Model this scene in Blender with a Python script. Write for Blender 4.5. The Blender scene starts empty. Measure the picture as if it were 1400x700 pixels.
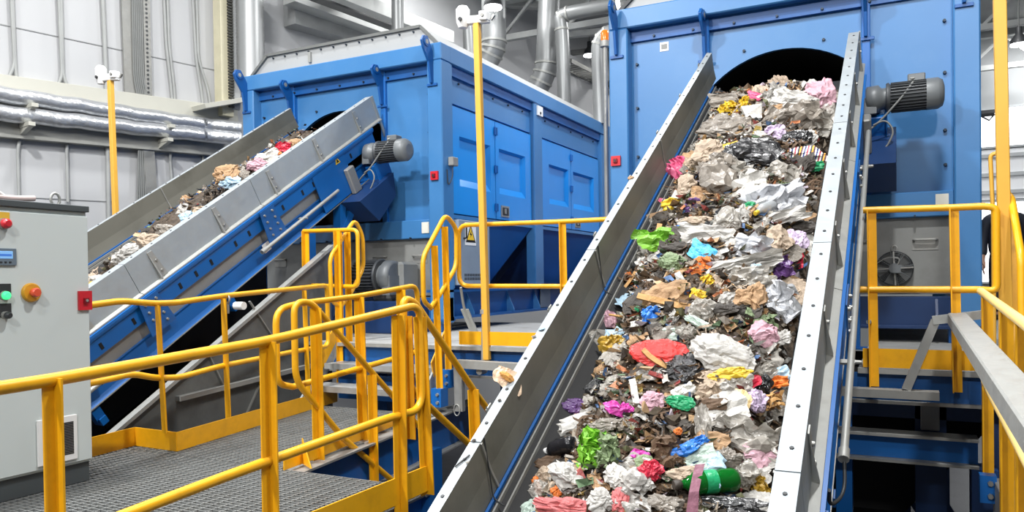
import bpy, bmesh, math, random
from mathutils import Vector, Matrix, noise
V = Vector
SC = bpy.context.scene
COL = SC.collection
PI = math.pi

# ------------------------------------------------------------------ camera
F_PX, CX, CY, YAW, PITCH, ROLL = 1055.6, 700.0, 394.8, -.4685, -.012, -.014
_F = V((math.sin(YAW)*math.cos(PITCH), math.cos(YAW)*math.cos(PITCH), math.sin(PITCH)))
_r0 = V((math.cos(YAW), -math.sin(YAW), 0)); _u0 = _r0.cross(_F)
_R = math.cos(ROLL)*_r0 + math.sin(ROLL)*_u0
_U = -math.sin(ROLL)*_r0 + math.cos(ROLL)*_u0
cam = bpy.data.cameras.new('camera'); camo = bpy.data.objects.new('camera', cam); COL.objects.link(camo)
camo.matrix_world = Matrix(((_R.x, _U.x, -_F.x, 0), (_R.y, _U.y, -_F.y, 0), (_R.z, _U.z, -_F.z, 0), (0, 0, 0, 1)))
cam.sensor_fit = 'HORIZONTAL'; cam.sensor_width = 36; cam.lens = F_PX/1400*36
cam.shift_y = (CY-350)/1400; cam.clip_end = 200; cam.clip_start = .05
SC.camera = camo

def ray(x, y): return _R*((x-CX)/F_PX) + _U*((CY-y)/F_PX) + _F
def PX(x, y, X): d = ray(x, y); return d*(X/d.x)
def PY(x, y, Y): d = ray(x, y); return d*(Y/d.y)
def PZ(x, y, Z): d = ray(x, y); return d*(Z/d.z)
def PP(x, y, p0, n): d = ray(x, y); return d*(V(p0).dot(n)/d.dot(n))
def depth(p): return V(p).dot(_F)

# ------------------------------------------------------------------ mesh builder
class MB:
    def __init__(s): s.v = []; s.f = []; s.m = []; s.sm = []; s.mi = 0
    def add(s, vs, fs, smooth=False):
        o = len(s.v); s.v += [V(p) for p in vs]
        for f in fs: s.f.append([o+i for i in f]); s.m.append(s.mi); s.sm.append(smooth)
        return s
    def hexa(s, p):   # 8 corners: bottom ring 0-3, top ring 4-7
        return s.add(p, [(3, 2, 1, 0), (4, 5, 6, 7), (0, 1, 5, 4), (1, 2, 6, 5), (2, 3, 7, 6), (3, 0, 4, 7)])
    def box(s, x0, x1, y0, y1, z0, z1):
        return s.hexa([(x0, y0, z0), (x1, y0, z0), (x1, y1, z0), (x0, y1, z0), (x0, y0, z1), (x1, y0, z1), (x1, y1, z1), (x0, y1, z1)])
    def cbox(s, c, a, b, d):   # centre and three half-axis vectors
        c, a, b, d = V(c), V(a), V(b), V(d)
        return s.hexa([c-a-b-d, c+a-b-d, c+a+b-d, c-a+b-d, c-a-b+d, c+a-b+d, c+a+b+d, c-a+b+d])
    def bar(s, p0, p1, w, h, side=(1, 0, 0)):   # bar of w (along side) by h
        p0, p1 = V(p0), V(p1); t = (p1-p0).normalized(); a = V(side); a = (a-t*a.dot(t)).normalized(); b = t.cross(a)
        return s.cbox((p0+p1)/2, a*w/2, b*h/2, (p1-p0)/2)
    def prism(s, poly, ext):   # polygon of 3D points pushed along ext
        n = len(poly); e = V(ext); poly = [V(p) for p in poly]
        s.add(poly+[p+e for p in poly], [tuple(range(n))[::-1], tuple(range(n, 2*n))]+[(i, (i+1) % n, n+(i+1) % n, n+i) for i in range(n)])
        return s
    def ring(s, c, a, b, r, n): return [V(c)+(V(a)*math.cos(2*PI*i/n)+V(b)*math.sin(2*PI*i/n))*r for i in range(n)]
    def lathe(s, prof, c, ax, n=20, smooth=True, caps=True):   # prof: (distance along axis, radius)
        ax = V(ax).normalized(); a = ax.orthogonal().normalized(); b = ax.cross(a); o = len(s.v); vs = []; fs = []
        for d, r in prof: vs += s.ring(V(c)+ax*d, a, b, r, n)
        for k in range(len(prof)-1):
            for i in range(n): j = (i+1) % n; fs.append((k*n+i, k*n+j, (k+1)*n+j, (k+1)*n+i))
        s.add(vs, fs, smooth)
        if caps: s.add(vs[:n], [tuple(range(n))[::-1]]); s.add(vs[-n:], [tuple(range(n))])
        return s
    def cyl(s, p0, p1, r, r1=None, n=16): p0, p1 = V(p0), V(p1); return s.lathe([(0, r), ((p1-p0).length, r if r1 is None else r1)], p0, p1-p0, n)
    def tube(s, pts, r, n=10, closed=False):
        pts = [V(p) for p in pts]; N = len(pts); fr = []; t0 = None; a = None
        for i in range(N):
            if closed: t = (pts[(i+1) % N]-pts[i-1]).normalized()
            else: t = (pts[min(i+1, N-1)]-pts[max(i-1, 0)]).normalized()
            a = t.orthogonal().normalized() if a is None else (a-t*a.dot(t)).normalized()
            fr.append((a.copy(), t.cross(a)))
        vs = []; fs = []
        for p, (a, b) in zip(pts, fr): vs += s.ring(p, a, b, r, n)
        for k in range(N if closed else N-1):
            k2 = (k+1) % N
            for i in range(n): j = (i+1) % n; fs.append((k*n+i, k*n+j, k2*n+j, k2*n+i))
        s.add(vs, fs, True)
        if not closed: s.add(vs[:n], [tuple(range(n))[::-1]]); s.add(vs[-n:], [tuple(range(n))])
        return s
    def bolt(s, p, nrm, r=.012, h=.01): p = V(p); return s.cyl(p, p+V(nrm).normalized()*h, r, r*.85, 6)
    def cells(s, ps, nrm, r=.012, h=.01):
        for p in ps: s.bolt(p, nrm, r, h)
        return s

def bend(pts, r=.1, n=5):   # round the corners of a polyline
    pts = [V(p) for p in pts]; out = [pts[0]]
    for i in range(1, len(pts)-1):
        a, b, c = pts[i-1], pts[i], pts[i+1]; d0, d1 = a-b, c-b
        q = min(r, d0.length*.49, d1.length*.49); p0 = b+d0.normalized()*q; p1 = b+d1.normalized()*q
        for k in range(n+1): t = k/n; out.append(p0*(1-t)**2+b*2*t*(1-t)+p1*t*t)
    out.append(pts[-1]); return out

OFF = {}
def thing(name, label, cat, loc, group=None):
    o = bpy.data.objects.new(name, None); o.empty_display_size = .1; COL.objects.link(o); o.location = loc
    o['label'] = label; o['category'] = cat
    if group: o['group'] = group
    OFF[o.name] = V(loc); return o
def mesh_of(name, mb, mats, off):
    me = bpy.data.meshes.new(name); me.from_pydata([tuple(p-off) for p in mb.v], [], mb.f)
    for m in (mats if isinstance(mats, (list, tuple)) else [mats]): me.materials.append(m)
    me.polygons.foreach_set('material_index', mb.m); me.polygons.foreach_set('use_smooth', mb.sm)
    bm = bmesh.new(); bm.from_mesh(me); bmesh.ops.recalc_face_normals(bm, faces=bm.faces); bm.to_mesh(me); bm.free()
    return me
def part(name, mb, mats, parent, label=None, bevel=0, kind=None):
    off = OFF[parent.name]; o = bpy.data.objects.new(name, mesh_of(name, mb, mats, off)); COL.objects.link(o); o.parent = parent
    OFF[o.name] = off
    if label: o['label'] = label
    if kind: o['kind'] = kind
    if bevel: bev(o, bevel)
    return o
def solo(name, mb, mats, label, cat, loc=None, group=None, bevel=0, kind=None):   # a thing that is one mesh
    if loc is None:
        lo = [min(p[i] for p in mb.v) for i in range(3)]; hi = [max(p[i] for p in mb.v) for i in range(3)]
        loc = V(((lo[0]+hi[0])/2, (lo[1]+hi[1])/2, lo[2]))
    loc = V(loc); o = bpy.data.objects.new(name, mesh_of(name, mb, mats, loc)); COL.objects.link(o); o.location = loc
    o['label'] = label; o['category'] = cat
    if group: o['group'] = group
    if kind: o['kind'] = kind
    OFF[o.name] = loc
    if bevel: bev(o, bevel)
    return o
def struct(name, mb, mats, label=None):
    o = bpy.data.objects.new(name, mesh_of(name, mb, mats, V((0, 0, 0)))); COL.objects.link(o); o['kind'] = 'structure'; OFF[o.name] = V((0, 0, 0))
    if label: o['label'] = label
    return o
def bev(o, w): m = o.modifiers.new('edge', 'BEVEL'); m.width = w; m.segments = 1; m.limit_method = 'ANGLE'; m.angle_limit = .9
def copy_tree(o, parent=None):
    c = o.copy(); COL.objects.link(c); OFF[c.name] = OFF[o.name]
    if parent: c.parent = parent
    for ch in list(o.children): copy_tree(ch, c)
    return c

# ------------------------------------------------------------------ materials
def lin(c): return tuple(((x/255)/12.92 if x/255 <= .04045 else ((x/255+.055)/1.055)**2.4) for x in c)
_M = {}
def mat(name, rgb, rough=.5, metal=0, var=.08, scale=4, bump=0, bscale=40, spec=.5, dirt=None, dirt_amt=.3, dscale=2.5):
    if name in _M: return _M[name]
    m = bpy.data.materials.new(name); m.use_nodes = True; nt = m.node_tree; N = nt.nodes; L = nt.links; b = N['Principled BSDF']; c = lin(rgb)
    b.inputs['Roughness'].default_value = rough; b.inputs['Metallic'].default_value = metal; b.inputs['Specular IOR Level'].default_value = spec
    tc = N.new('ShaderNodeTexCoord'); nz = N.new('ShaderNodeTexNoise'); nz.inputs['Scale'].default_value = scale; nz.inputs['Detail'].default_value = 6
    L.new(tc.outputs['Object'], nz.inputs['Vector'])
    cr = N.new('ShaderNodeValToRGB'); cr.color_ramp.elements[0].position = .3; cr.color_ramp.elements[1].position = .7
    cr.color_ramp.elements[0].color = (*[x*(1-var) for x in c], 1); cr.color_ramp.elements[1].color = (*[min(1, x*(1+var)) for x in c], 1)
    L.new(nz.outputs['Fac'], cr.inputs['Fac']); out = cr.outputs['Color']
    if dirt:
        n2 = N.new('ShaderNodeTexNoise'); n2.inputs['Scale'].default_value = dscale; n2.inputs['Detail'].default_value = 9; n2.inputs['Roughness'].default_value = .7
        L.new(tc.outputs['Object'], n2.inputs['Vector'])
        r2 = N.new('ShaderNodeValToRGB'); r2.color_ramp.elements[0].position = .48; r2.color_ramp.elements[1].position = .72
        r2.color_ramp.elements[1].color = (dirt_amt,)*3+(1,)
        L.new(n2.outputs['Fac'], r2.inputs['Fac']); mx = N.new('ShaderNodeMixRGB'); mx.inputs['Color2'].default_value = (*lin(dirt), 1)
        L.new(r2.outputs['Color'], mx.inputs['Fac']); L.new(out, mx.inputs['Color1']); out = mx.outputs['Color']
    L.new(out, b.inputs['Base Color'])
    if bump:
        n3 = N.new('ShaderNodeTexNoise'); n3.inputs['Scale'].default_value = bscale; n3.inputs['Detail'].default_value = 4
        L.new(tc.outputs['Object'], n3.inputs['Vector']); bp = N.new('ShaderNodeBump'); bp.inputs['Strength'].default_value = bump; bp.inputs['Distance'].default_value = .01
        L.new(n3.outputs['Fac'], bp.inputs['Height']); L.new(bp.outputs['Normal'], b.inputs['Normal'])
    _M[name] = m; return m
def emit(name, rgb, strength):
    if name in _M: return _M[name]
    m = bpy.data.materials.new(name); m.use_nodes = True; b = m.node_tree.nodes['Principled BSDF']
    b.inputs['Base Color'].default_value = (*lin(rgb), 1); b.inputs['Emission Color'].default_value = (*lin(rgb), 1); b.inputs['Emission Strength'].default_value = strength
    _M[name] = m; return m
def galv(name, rgb, rough=.42, metal=.55, scale=28):   # zinc spangle
    if name in _M: return _M[name]
    m = mat(name, rgb, rough, metal, .06, 3, dirt=(118, 110, 98), dirt_amt=.28, dscale=3.0); nt = m.node_tree; N = nt.nodes; L = nt.links; b = N['Principled BSDF']
    vo = N.new('ShaderNodeTexVoronoi'); vo.inputs['Scale'].default_value = scale; tc = [n for n in N if n.type == 'TEX_COORD'][0]; L.new(tc.outputs['Object'], vo.inputs['Vector'])
    mr = N.new('ShaderNodeMapRange'); mr.inputs['To Min'].default_value = rough-.1; mr.inputs['To Max'].default_value = rough+.14
    L.new(vo.outputs['Color'], mr.inputs['Value']); L.new(mr.outputs['Result'], b.inputs['Roughness']); return m

BLUE = mat('blue_machine_paint', (60, 118, 172), .38, 0, .05, 1.3, spec=.5, dirt=(96, 140, 180), dirt_amt=.25, dscale=1.2)
BLUE2 = mat('blue_frame_paint', (16, 96, 170), .4, 0, .06, 3)
BLUED = mat('blue_beam_paint', (18, 84, 150), .45, 0, .08, 3, dirt=(40, 50, 60), dirt_amt=.4)
NAVY = mat('dark_blue_paint_and_shade', (16, 48, 92), .5, 0, .1, 3)
YEL = mat('yellow_railing_paint', (232, 168, 20), .38, 0, .05, 6, dirt=(150, 100, 30), dirt_amt=.28, dscale=7)
YELP = mat('pale_yellow_pole_paint', (222, 168, 62), .45, 0, .05, 5)
GALV = galv('galvanised_steel', (162, 163, 159), .5, .4)
INNER = mat('worn_steel_inner_face', (116, 115, 106), .5, .2, .08, 3, dirt=(84, 82, 72), dirt_amt=.55, dscale=2.2)
GALVB = galv('galvanised_sheet', (156, 163, 167), .55, .25, 16)
GALVD = galv('dull_galvanised_steel', (150, 150, 146), .5, .4)
GREY = mat('grey_panel_paint', (132, 133, 130), .5, 0, .05, 2, dirt=(90, 85, 78), dirt_amt=.35)
DKGREY = mat('dark_grey_metal', (52, 54, 56), .5, .2, .15, 8)
MOTOR = mat('grey_motor_paint', (108, 112, 114), .45, .1, .06, 8)
MOTORD = mat('dark_motor_fins', (70, 73, 76), .5, .1, .1, 8)
WHITE = mat('white_sheet', (164, 166, 166), .5, 0, .03, 1.5)
CREAM = mat('cream_steel', (188, 187, 176), .55, 0, .04, 2)
RUBBER = mat('black_rubber', (26, 26, 27), .75, 0, .2, 6)
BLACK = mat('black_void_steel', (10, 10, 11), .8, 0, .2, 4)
RED = mat('red_plastic', (196, 34, 46), .4, 0, .05, 6)
BOLT = mat('zinc_bolt', (160, 160, 155), .4, .6, .1, 20)
DBOLT = mat('dark_bolt', (50, 60, 72), .5, .5, .1, 20)
CABLE = mat('grey_cable', (120, 122, 120), .6, 0, .05, 6)
PLASTW = mat('white_plastic', (232, 232, 230), .35, 0, .02, 6)
# ------------------------------------------------------------------ the hall
ZF = -3.2     # ground floor; eye level is z = 0
ZL = -1.14    # lower grating platform
ZU = -.60     # upper deck
ZC = 6.6
FLOOR = mat('stained_concrete', (66, 66, 70), .4, 0, .2, 1.5, dirt=(48, 46, 48), dirt_amt=.7)
struct('floor', MB().box(-18, 14, -6, 30, ZF-.2, ZF), FLOOR)
WALLM = mat('white_wall_panel', (186, 187, 188), .6, 0, .03, .8)
CEILM = mat('grey_roof_deck', (150, 152, 152), .7, 0, .08, 2)
struct('ceiling', MB().box(-18, 14, 1, 30, ZC, ZC+.2), CEILM)
# side wall: not quite parallel to the machines
WA = math.radians(9.6); WD = V((math.sin(WA), math.cos(WA), 0)); WN = V((math.cos(WA), -math.sin(WA), 0)); W0 = V((-10.0, 5.7, 0))
def PW(x, y, out=0.): return PP(x, y, W0+WN*out, WN)
def wpt(t, z, out=0.): p = W0+WD*t+WN*out; return V((p.x, p.y, z))
def wcoord(p): return (V(p)-W0).dot(WD)
mb = MB(); mb.cbox(wpt(8, (ZF+ZC)/2, -.1), WD*16, V((0, 0, (ZC-ZF)/2)), WN*.1)
struct('wall_left', mb, WALLM)
mb = MB(); mb.box(-16, 14, 25.5, 25.7, ZF, ZC); struct('wall_back', mb, mat('pale_wall', (150, 153, 154), .6, 0, .04, 1))
# panel joints of the side wall
mb = MB(); a = PW(0, 33, .004); b = PW(300, 97, .004)
mb.bar(a, b, .012, .012, WN); struct('trim_1', mb, mat('joint_shadow_gap', (150, 152, 152), .7))
mb = MB(); a = PW(0, 268, .004); b = PW(160, 276, .004); mb.bar(a, b, .012, .012, WN); struct('trim_2', mb, _M['joint_shadow_gap'])
# bright strip windows in the back wall
GLOW = emit('daylit_window_pane', (250, 252, 255), 2.2)
FRM = mat('window_frame_paint', (170, 174, 176), .5)
def window(n, x0, x1, z0, z1, cols):
    fr = MB(); t = .06
    fr.box(x0-t, x1+t, 25.38, 25.5, z1, z1+t); fr.box(x0-t, x1+t, 25.38, 25.5, z0-t, z0); fr.box(x0-t, x0, 25.38, 25.5, z0, z1); fr.box(x1, x1+t, 25.38, 25.5, z0, z1)
    for k in range(1, cols): x = x0+(x1-x0)*k/cols; fr.box(x-.05, x+.05, 25.4, 25.5, z0, z1)
    o = struct('window_%d' % n, fr, FRM); g = MB().box(x0, x1, 25.44, 25.48, z0, z1)
    part('window_pane', g, GLOW, o)
wz = lambda y: PY(1375, y, 25.4).z
wx = lambda x: PY(x, 200, 25.4).x
window(1, wx(1338), wx(1368), wz(199), wz(150), 1); window(2, wx(1374), wx(1440), wz(199), wz(147), 2)
window(3, wx(1330), wx(1440), wz(385), wz(276), 3)
mb = MB(); mb.box(.9, 6, 25.42, 25.5, wz(272), wz(203)); struct('trim_6', mb, mat('bright_white_cladding', (236, 238, 240), .5, 0, .02, 1))
LEDGE = mat('grey_wall_ledge', (178, 182, 184), .5)
for i, y in enumerate((212, 238, 262)):
    mb = MB(); z = wz(y); mb.box(1.2, 5, 25.36, 25.5, z-.05, z+.05); struct('trim_%d' % (3+i), mb, LEDGE)

# sheeting rails, conduits, ducts on the side wall
RAILM = CREAM
def wall_box(name, a, b, h, d, mats, label, cat, group=None, bevel=.004):
    mb = MB(); p, q = PW(*a, d/2), PW(*b, d/2); mb.bar(p, q, d, h, WN); return solo(name, mb, mats, label, cat, None, group, bevel)
wall_box('wall_girt', (-30, 113), (322, 160), .26, .14, RAILM, 'cream steel girt on the white wall above the foil pipes', 'girt')
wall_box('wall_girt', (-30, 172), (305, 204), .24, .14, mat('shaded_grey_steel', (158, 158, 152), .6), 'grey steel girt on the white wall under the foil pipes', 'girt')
FOIL = mat('crinkled_foil', (206, 208, 210), .3, .7, .06, 5, bump=1., bscale=18)
def foil(a, b, r, out, label, end):
    p, q = PW(*a, out), PW(*b, out); pts = [p]+[p.lerp(q, k/16)+V((0, 0, .012*math.sin(k*2.3))) for k in range(1, 16)]+[q]
    e = PW(*end, out+.25); pts = bend(pts+[e], .4)
    mb = MB(); mb.tube(pts, r, 14); return solo('insulated_pipe', mb, FOIL, label, 'pipe', None, 'foil pipes along the white wall')
foil((-30, 124), (285, 171), .1, .26, 'upper thick foil wrapped pipe along the white wall', (330, 176))
foil((-30, 151), (285, 186), .1, .26, 'lower thick foil wrapped pipe along the white wall', (330, 190))
mb = MB(); mb.tube([PW(-30, 141, .2), PW(290, 179, .2)], .028, 8); solo('insulated_pipe', mb, FOIL, 'thin foil wrapped pipe between the two thick foil pipes', 'pipe', None, 'foil pipes along the white wall')
def pipe_bracket(x, y, label):
    mb = MB(); p = PW(x, y, .0); q = p+WN*.42
    p = p+WN*.02; mb.bar(p-V((0, 0, .12)), q-V((0, 0, .12)), .08, .05, WD); mb.prism([p-V((0, 0, .14))-WD*.03, q-V((0, 0, .14))-WD*.03, p-V((0, 0, .26))-WD*.03], WD*.06)
    solo('pipe_bracket', mb, CREAM, label, 'bracket', None, 'cream brackets carrying the foil pipes', .004)
for x, y, l in ((28, 137, 'cream bracket under the upper foil pipe beyond the grey cabinet'), (24, 162, 'cream bracket under the lower foil pipe beyond the grey cabinet'),
                (215, 166, 'cream bracket under the upper foil pipe beside the cable bundle'), (212, 184, 'cream bracket under the lower foil pipe beside the cable bundle')): pipe_bracket(x, y, l)
CONDUIT = mat('grey_conduit', (158, 160, 158), .5)
def conduit(paths, label, r=.022, name='cable_conduit', m=CONDUIT, group=None, out=.05):
    t = thing(name, label, 'conduit', PW(*paths[0][-1], out), group)
    for p in paths:
        mb = MB(); mb.tube(bend([PW(x, y, out) for x, y in p], .12, 3), r, 8); part('conduit_run', mb, m, t)
    return t
conduit([[(14, -30), (20, 92), (7, 112)], [(16, -30), (21, 92), (25, 130), (24, 150), (35, 168), (24, 200), (26, 275)]], 'grey conduit pair forking above the foil pipes over the grey cabinet')
conduit([[(79, -30), (85, 104), (77, 120)], [(83, -30), (86, 104), (95, 125), (95, 150), (96, 185), (91, 200), (93, 276)]], 'grey conduit pair forking above the foil pipes, second from the cabinet')
conduit([[(139, -30), (145, 100), (147, 190), (149, 300)]], 'single grey conduit behind the security camera pole', .03)
conduit([[(223, -30), (227, 60), (234, 120), (237, 155), (237, 190), (232, 212), (236, 260)], [(228, -30), (231, 60), (238, 120), (240, 155)]], 'grey conduit pair bending inward beside the perforated cable tray')
conduit([[(262, -30), (268, 80), (276, 130), (279, 160), (279, 200), (276, 250)], [(268, -30), (271, 80), (285, 125), (289, 160)]], 'grey conduit pair next to the spiral duct')
# cable ladder with bundle
t = thing('cable_tray', 'tall perforated cable tray with a bundle of grey cables on the white wall', 'cable tray', PW(190, 270, .05))
mb = MB(); a, b = PW(199, -30, .1), PW(203, 130, .1); mb.bar(a, b, .1, .02, WD); a, b = PW(174, -30, .07), PW(180, 128, .07); mb.bar(a, b, .2, .03, WD)
a, b = PW(203, 205, .1), PW(207, 265, .1); mb.bar(a, b, .16, .03, WD)
part('tray_channel', mb, GALVD, t)
mb = MB()
for k in range(26):
    p = PW(199.3+k*.15, -24+k*6, .115); mb.cyl(p, p+WN*.004, .016, n=8)
part('perforation', mb, mat('perforation_shadow', (70, 72, 74), .8), t, kind='stuff')
for k in range(6):
    mb = MB(); x = 180+k*2.6; mb.tube(bend([PW(x, -30, .1), PW(x+3, 108, .1), PW(x+10, 140, .1), PW(x+11, 165, .1), PW(x+10, 190, .1), PW(x+8, 285, .1)], .15, 3), .014, 6); part('cable', mb, CABLE, t)
# column, chain and spiral duct near the machine
mb = MB(); a, b = PW(303, -30, .15), PW(307, 160, .15); mb.bar(a, b, .2, .2, WD); solo('steel_stanchion', mb, mat('cream_yellow_steel', (206, 200, 172), .55), 'cream steel stanchion on the white wall behind the blue trommel', 'stanchion', None, None, .006)
t = thing('perforated_channel', 'white perforated steel channel standing beside the spiral duct', 'channel', PW(318, 150, .3))
mb = MB(); a, b = PW(321, -30, .28), PW(323, 150, .28); mb.bar(a, b, .12, .05, WD); part('channel_web', mb, WHITE, t)
mb = MB()
for k in range(44):
    p = PW(313.5+k*.07, -26+k*4, .32); mb.cbox(p, WD*.04, V((0, 0, .014)), WN*.02)
part('channel_teeth', mb, mat('dark_toothed_edge', (58, 58, 54), .6), t, kind='stuff')
mb = MB(); c = PW(341, -30, .45); prof = []; z0 = c.z; L = z0-PW(341, 110, .45).z
for k in range(61): prof.append((k/60*L, .2+(.012 if k % 2 else 0)))
mb.lathe(prof, c, (0, 0, -1), 24); solo('spiral_duct', mb, mat('duct_steel', (172, 174, 174), .4, .5, .04, 2), 'ribbed spiral steel duct rising behind the blue trommel corner', 'duct', V((c.x, c.y, c.z-L)))
wall_box('wall_bracket', (268, 148), (330, 138), .07, .5, CREAM, 'cream horizontal bracket reaching out below the spiral duct', 'bracket')

# roof: beams, trays, ducts and lamps
BEAM = mat('pale_roof_steel', (170, 172, 170), .55); BEAMD = mat('dark_roof_steel', (96, 97, 96), .6)
def strut(name, p, q, w, h, m, label, cat, group=None): mb = MB(); mb.bar(p, q, w, h, (0, 0, 1)); return solo(name, mb, m, label, cat, None, group, .004)
def wallbeam(x0, y0, x1, y1, out, h, d, m, label, nm='roof_beam'):
    p, q = PW(x0, y0, out), PW(x1, y1, out); e = (q-p); q = q+e*.6; mb = MB(); mb.bar(p, q, d, h, WN); solo(nm, mb, m, label, 'beam', None, None, .004)
wallbeam(395, 12, 512, 48, .2, .55, .3, mat('grey_eaves_beam', (140, 142, 142), .6), 'grey eaves beam along the top of the white wall')
wallbeam(395, -4, 540, 48, .5, .2, .3, BEAM, 'pale flange running along the grey eaves beam')
wallbeam(420, -14, 545, 34, 1.0, .22, .2, BEAMD, 'dark roof purlin nearest the white wall')
wallbeam(450, -14, 560, 30, 1.3, .22, .2, BEAM, 'pale roof purlin next to the dark purlin')
# roof beams across the hall
for i, (y, z, l) in enumerate(((11, 6.0, 'nearest'), (15.5, 6.1, 'second'), (20, 6.1, 'third'), (24, 6.1, 'farthest'))):
    t = thing('roof_truss', 'pale steel roof truss across the hall, %s of four' % l, 'truss', (-2, y, z-.5))
    mb = MB(); mb.box(-9+i*.3, 12, y-.1, y+.1, z+.1, z+.3); part('top_chord', mb, BEAM, t)
    mb = MB(); mb.box(-8.5+i*.3, 12, y-.07, y+.07, z-.75, z-.62); part('bottom_chord', mb, BEAM, t)
    for k in range(12):
        x = -8+k*1.6; mb = MB(); mb.bar((x, y, z-.65), (x+.8, y, z+.12), .06, .06, (0, 1, 0)); mb.bar((x+.8, y, z+.12), (x+1.6, y, z-.65), .06, .06, (0, 1, 0)); part('web_brace', mb, BEAM, t)
# low grey soffit and trays behind the near trommel
CP = lambda x, y, Y: PY(x, y, Y)
def tray(a, b, Y0, Y1, label):
    p, q = CP(*a, Y0), CP(*b, Y1); t = thing('cable_ladder', label, 'cable ladder', (p+q)/2, 'cable ladders under the roof')
    s = V((0, 0, 1)).cross((q-p).normalized())*.22
    for k in (-1, 1): mb = MB(); mb.bar(p+s*k, q+s*k, .04, .1, s); part('side_rail', mb, GALVD, t)
    for k in range(18): c = p.lerp(q, (k+.5)/18); mb = MB(); mb.bar(c-s, c+s, .04, .03, (0, 0, 1)); part('rung', mb, GALVD, t)
tray((560, 2), (745, 72), 15, 19, 'steel cable ladder under the roof behind the tall yellow pole')
tray((770, 85), (840, 120), 18, 21, 'steel cable ladder under the roof between the two trommels')
DUCT = mat('round_duct_steel', (138, 140, 140), .4, .5, .05, 2)
def duct(pts, Y, r, label, group='round ducts above the trommel roof'):
    P = bend([CP(x, y, Y) for x, y in pts], r*2.2, 6); t = thing('round_duct', label, 'duct', P[-1], group)
    mb = MB(); mb.tube(P, r, 18); part('duct_run', mb, DUCT, t)
    d = (P[1]-P[0]).normalized(); n = len(P)
    for f in (.25, .5, .75):
        i = int(f*(n-1)); i = max(1, i); c = P[i]; d = (P[i]-P[i-1]).normalized(); mb = MB(); mb.cyl(c-d*.02, c+d*.02, r*1.09, n=18); part('duct_collar', mb, GALV, t)
    return t
duct([(674, -40), (676, 66), (661, 90)], 12.5, .22, 'wide round duct with an elbow behind the tall yellow pole')
duct([(753, -40), (747, 100), (726, 134)], 14, .22, 'dull wide round duct with an elbow over the trommel roof')
duct([(845, 5), (778, 18), (766, 22), (769, 50), (772, 150)], 13.5, .13, 'slim silver duct turning down beside the amber beacon')
duct([(850, 38), (826, 46), (817, 60), (821, 170)], 13, .12, 'slim silver duct turning down next to the large trommel corner')
duct([(543, -40), (544, 60)], 10.5, .1, 'straight silver duct rising behind the white trommel cover')
duct([(640, 30), (643, 85)], 11, .1, 'short silver duct stub by the pole camera')
def bar_across(a, b, Y, w, label, m=BEAM): strut('roof_pipe', CP(*a, Y), CP(*b, Y), w, w, m, label, 'pipe', 'pale pipes under the roof')
bar_across((690, 2), (850, 10), 16, .25, 'broad pale roof pipe over the round ducts')
bar_across((735, 52), (835, 42), 17, .14, 'slim pale roof pipe crossing behind the beacon duct')
bar_across((735, 78), (835, 66), 19, .12, 'slim dark roof pipe above the far lamp', BEAMD)
for i, (y0, y1) in enumerate(((100, 168), (118, 182))):
    strut('roof_pipe', CP(660+i*30, y0-18, 17), CP(840, y1-12, 22), .12, .12, BEAM, ('upper' if i == 0 else 'lower')+' pale pipe run descending behind the slim silver ducts', 'pipe', 'pale pipes under the roof')
LAMPG = emit('lamp_diffuser', (255, 255, 255), 30)
def bay_lamp(x, y, Y, label, r=.16):
    c = CP(x, y, Y); t = thing('high_bay_lamp', label, 'lamp', c, 'high bay lamps under the roof')
    mb = MB(); mb.lathe([(0, r), (.08, r*.95), (.2, r*.4), (.34, r*.36)], c, (0, 0, 1), 24); part('lamp_housing', mb, DKGREY, t)
    mb = MB(); mb.cyl(c-V((0, 0, .01)), c-V((0, 0, .03)), r*.93, n=24); part('diffuser', mb, LAMPG, t)
    mb = MB(); mb.tube([c+V((0, 0, .34)), V((c.x, c.y, ZC))], .012, 6); part('suspension_rod', mb, BEAMD, t)
bay_lamp(674, 9, 11.8, 'bright high bay lamp above the tall yellow pole')
bay_lamp(806, 75, 18.8, 'bright high bay lamp between the slim silver ducts')
bay_lamp(1393, 60, 18.6, 'bright high bay lamp beyond the tall pole by the windows')
# ------------------------------------------------------------------ trommel screens
YF = 7.6; ZT = 2.75
def lug(parent, x, z0, z1, yb, lean=0, w=.1):   # lifting lug: hooked plate with an eye, edge-on to the front
    mb = MB(); t = .028; h = z1-z0
    out = [(0, z0), (.05, z0), (.09, z0+h*.45), (.2, z0+h*.72), (.23, z0+h*.86), (.19, z1-.01), (.11, z1), (.03, z0+h*.8), (0, z0+h*.7)]
    hole = (.14, z0+h*.86)
    P = [V((x-t/2+lean*(zz-z0), yb-oy, zz)) for oy, zz in out]
    mb.prism(P, (t, 0, 0))
    mb.cyl((x-t*.9+lean*h*.86, yb-hole[0], hole[1]), (x+t*.9+lean*h*.86, yb-hole[0], hole[1]), .05, n=16)
    mb.mi = 1; mb.cyl((x-t*.95+lean*h*.86, yb-hole[0], hole[1]), (x+t*.95+lean*h*.86, yb-hole[0], hole[1]), .026, n=14); mb.mi = 0
    mb.box(x-.07, x+.07, yb-.02, yb, z0-.03, z0)
    part('lifting_lug', mb, [mat('lug_shaded_blue', (12, 82, 150), .4, 0, .05, 4), GALV], parent, bevel=.003)  # darker blue carries the shade on the lugs' side faces

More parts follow.
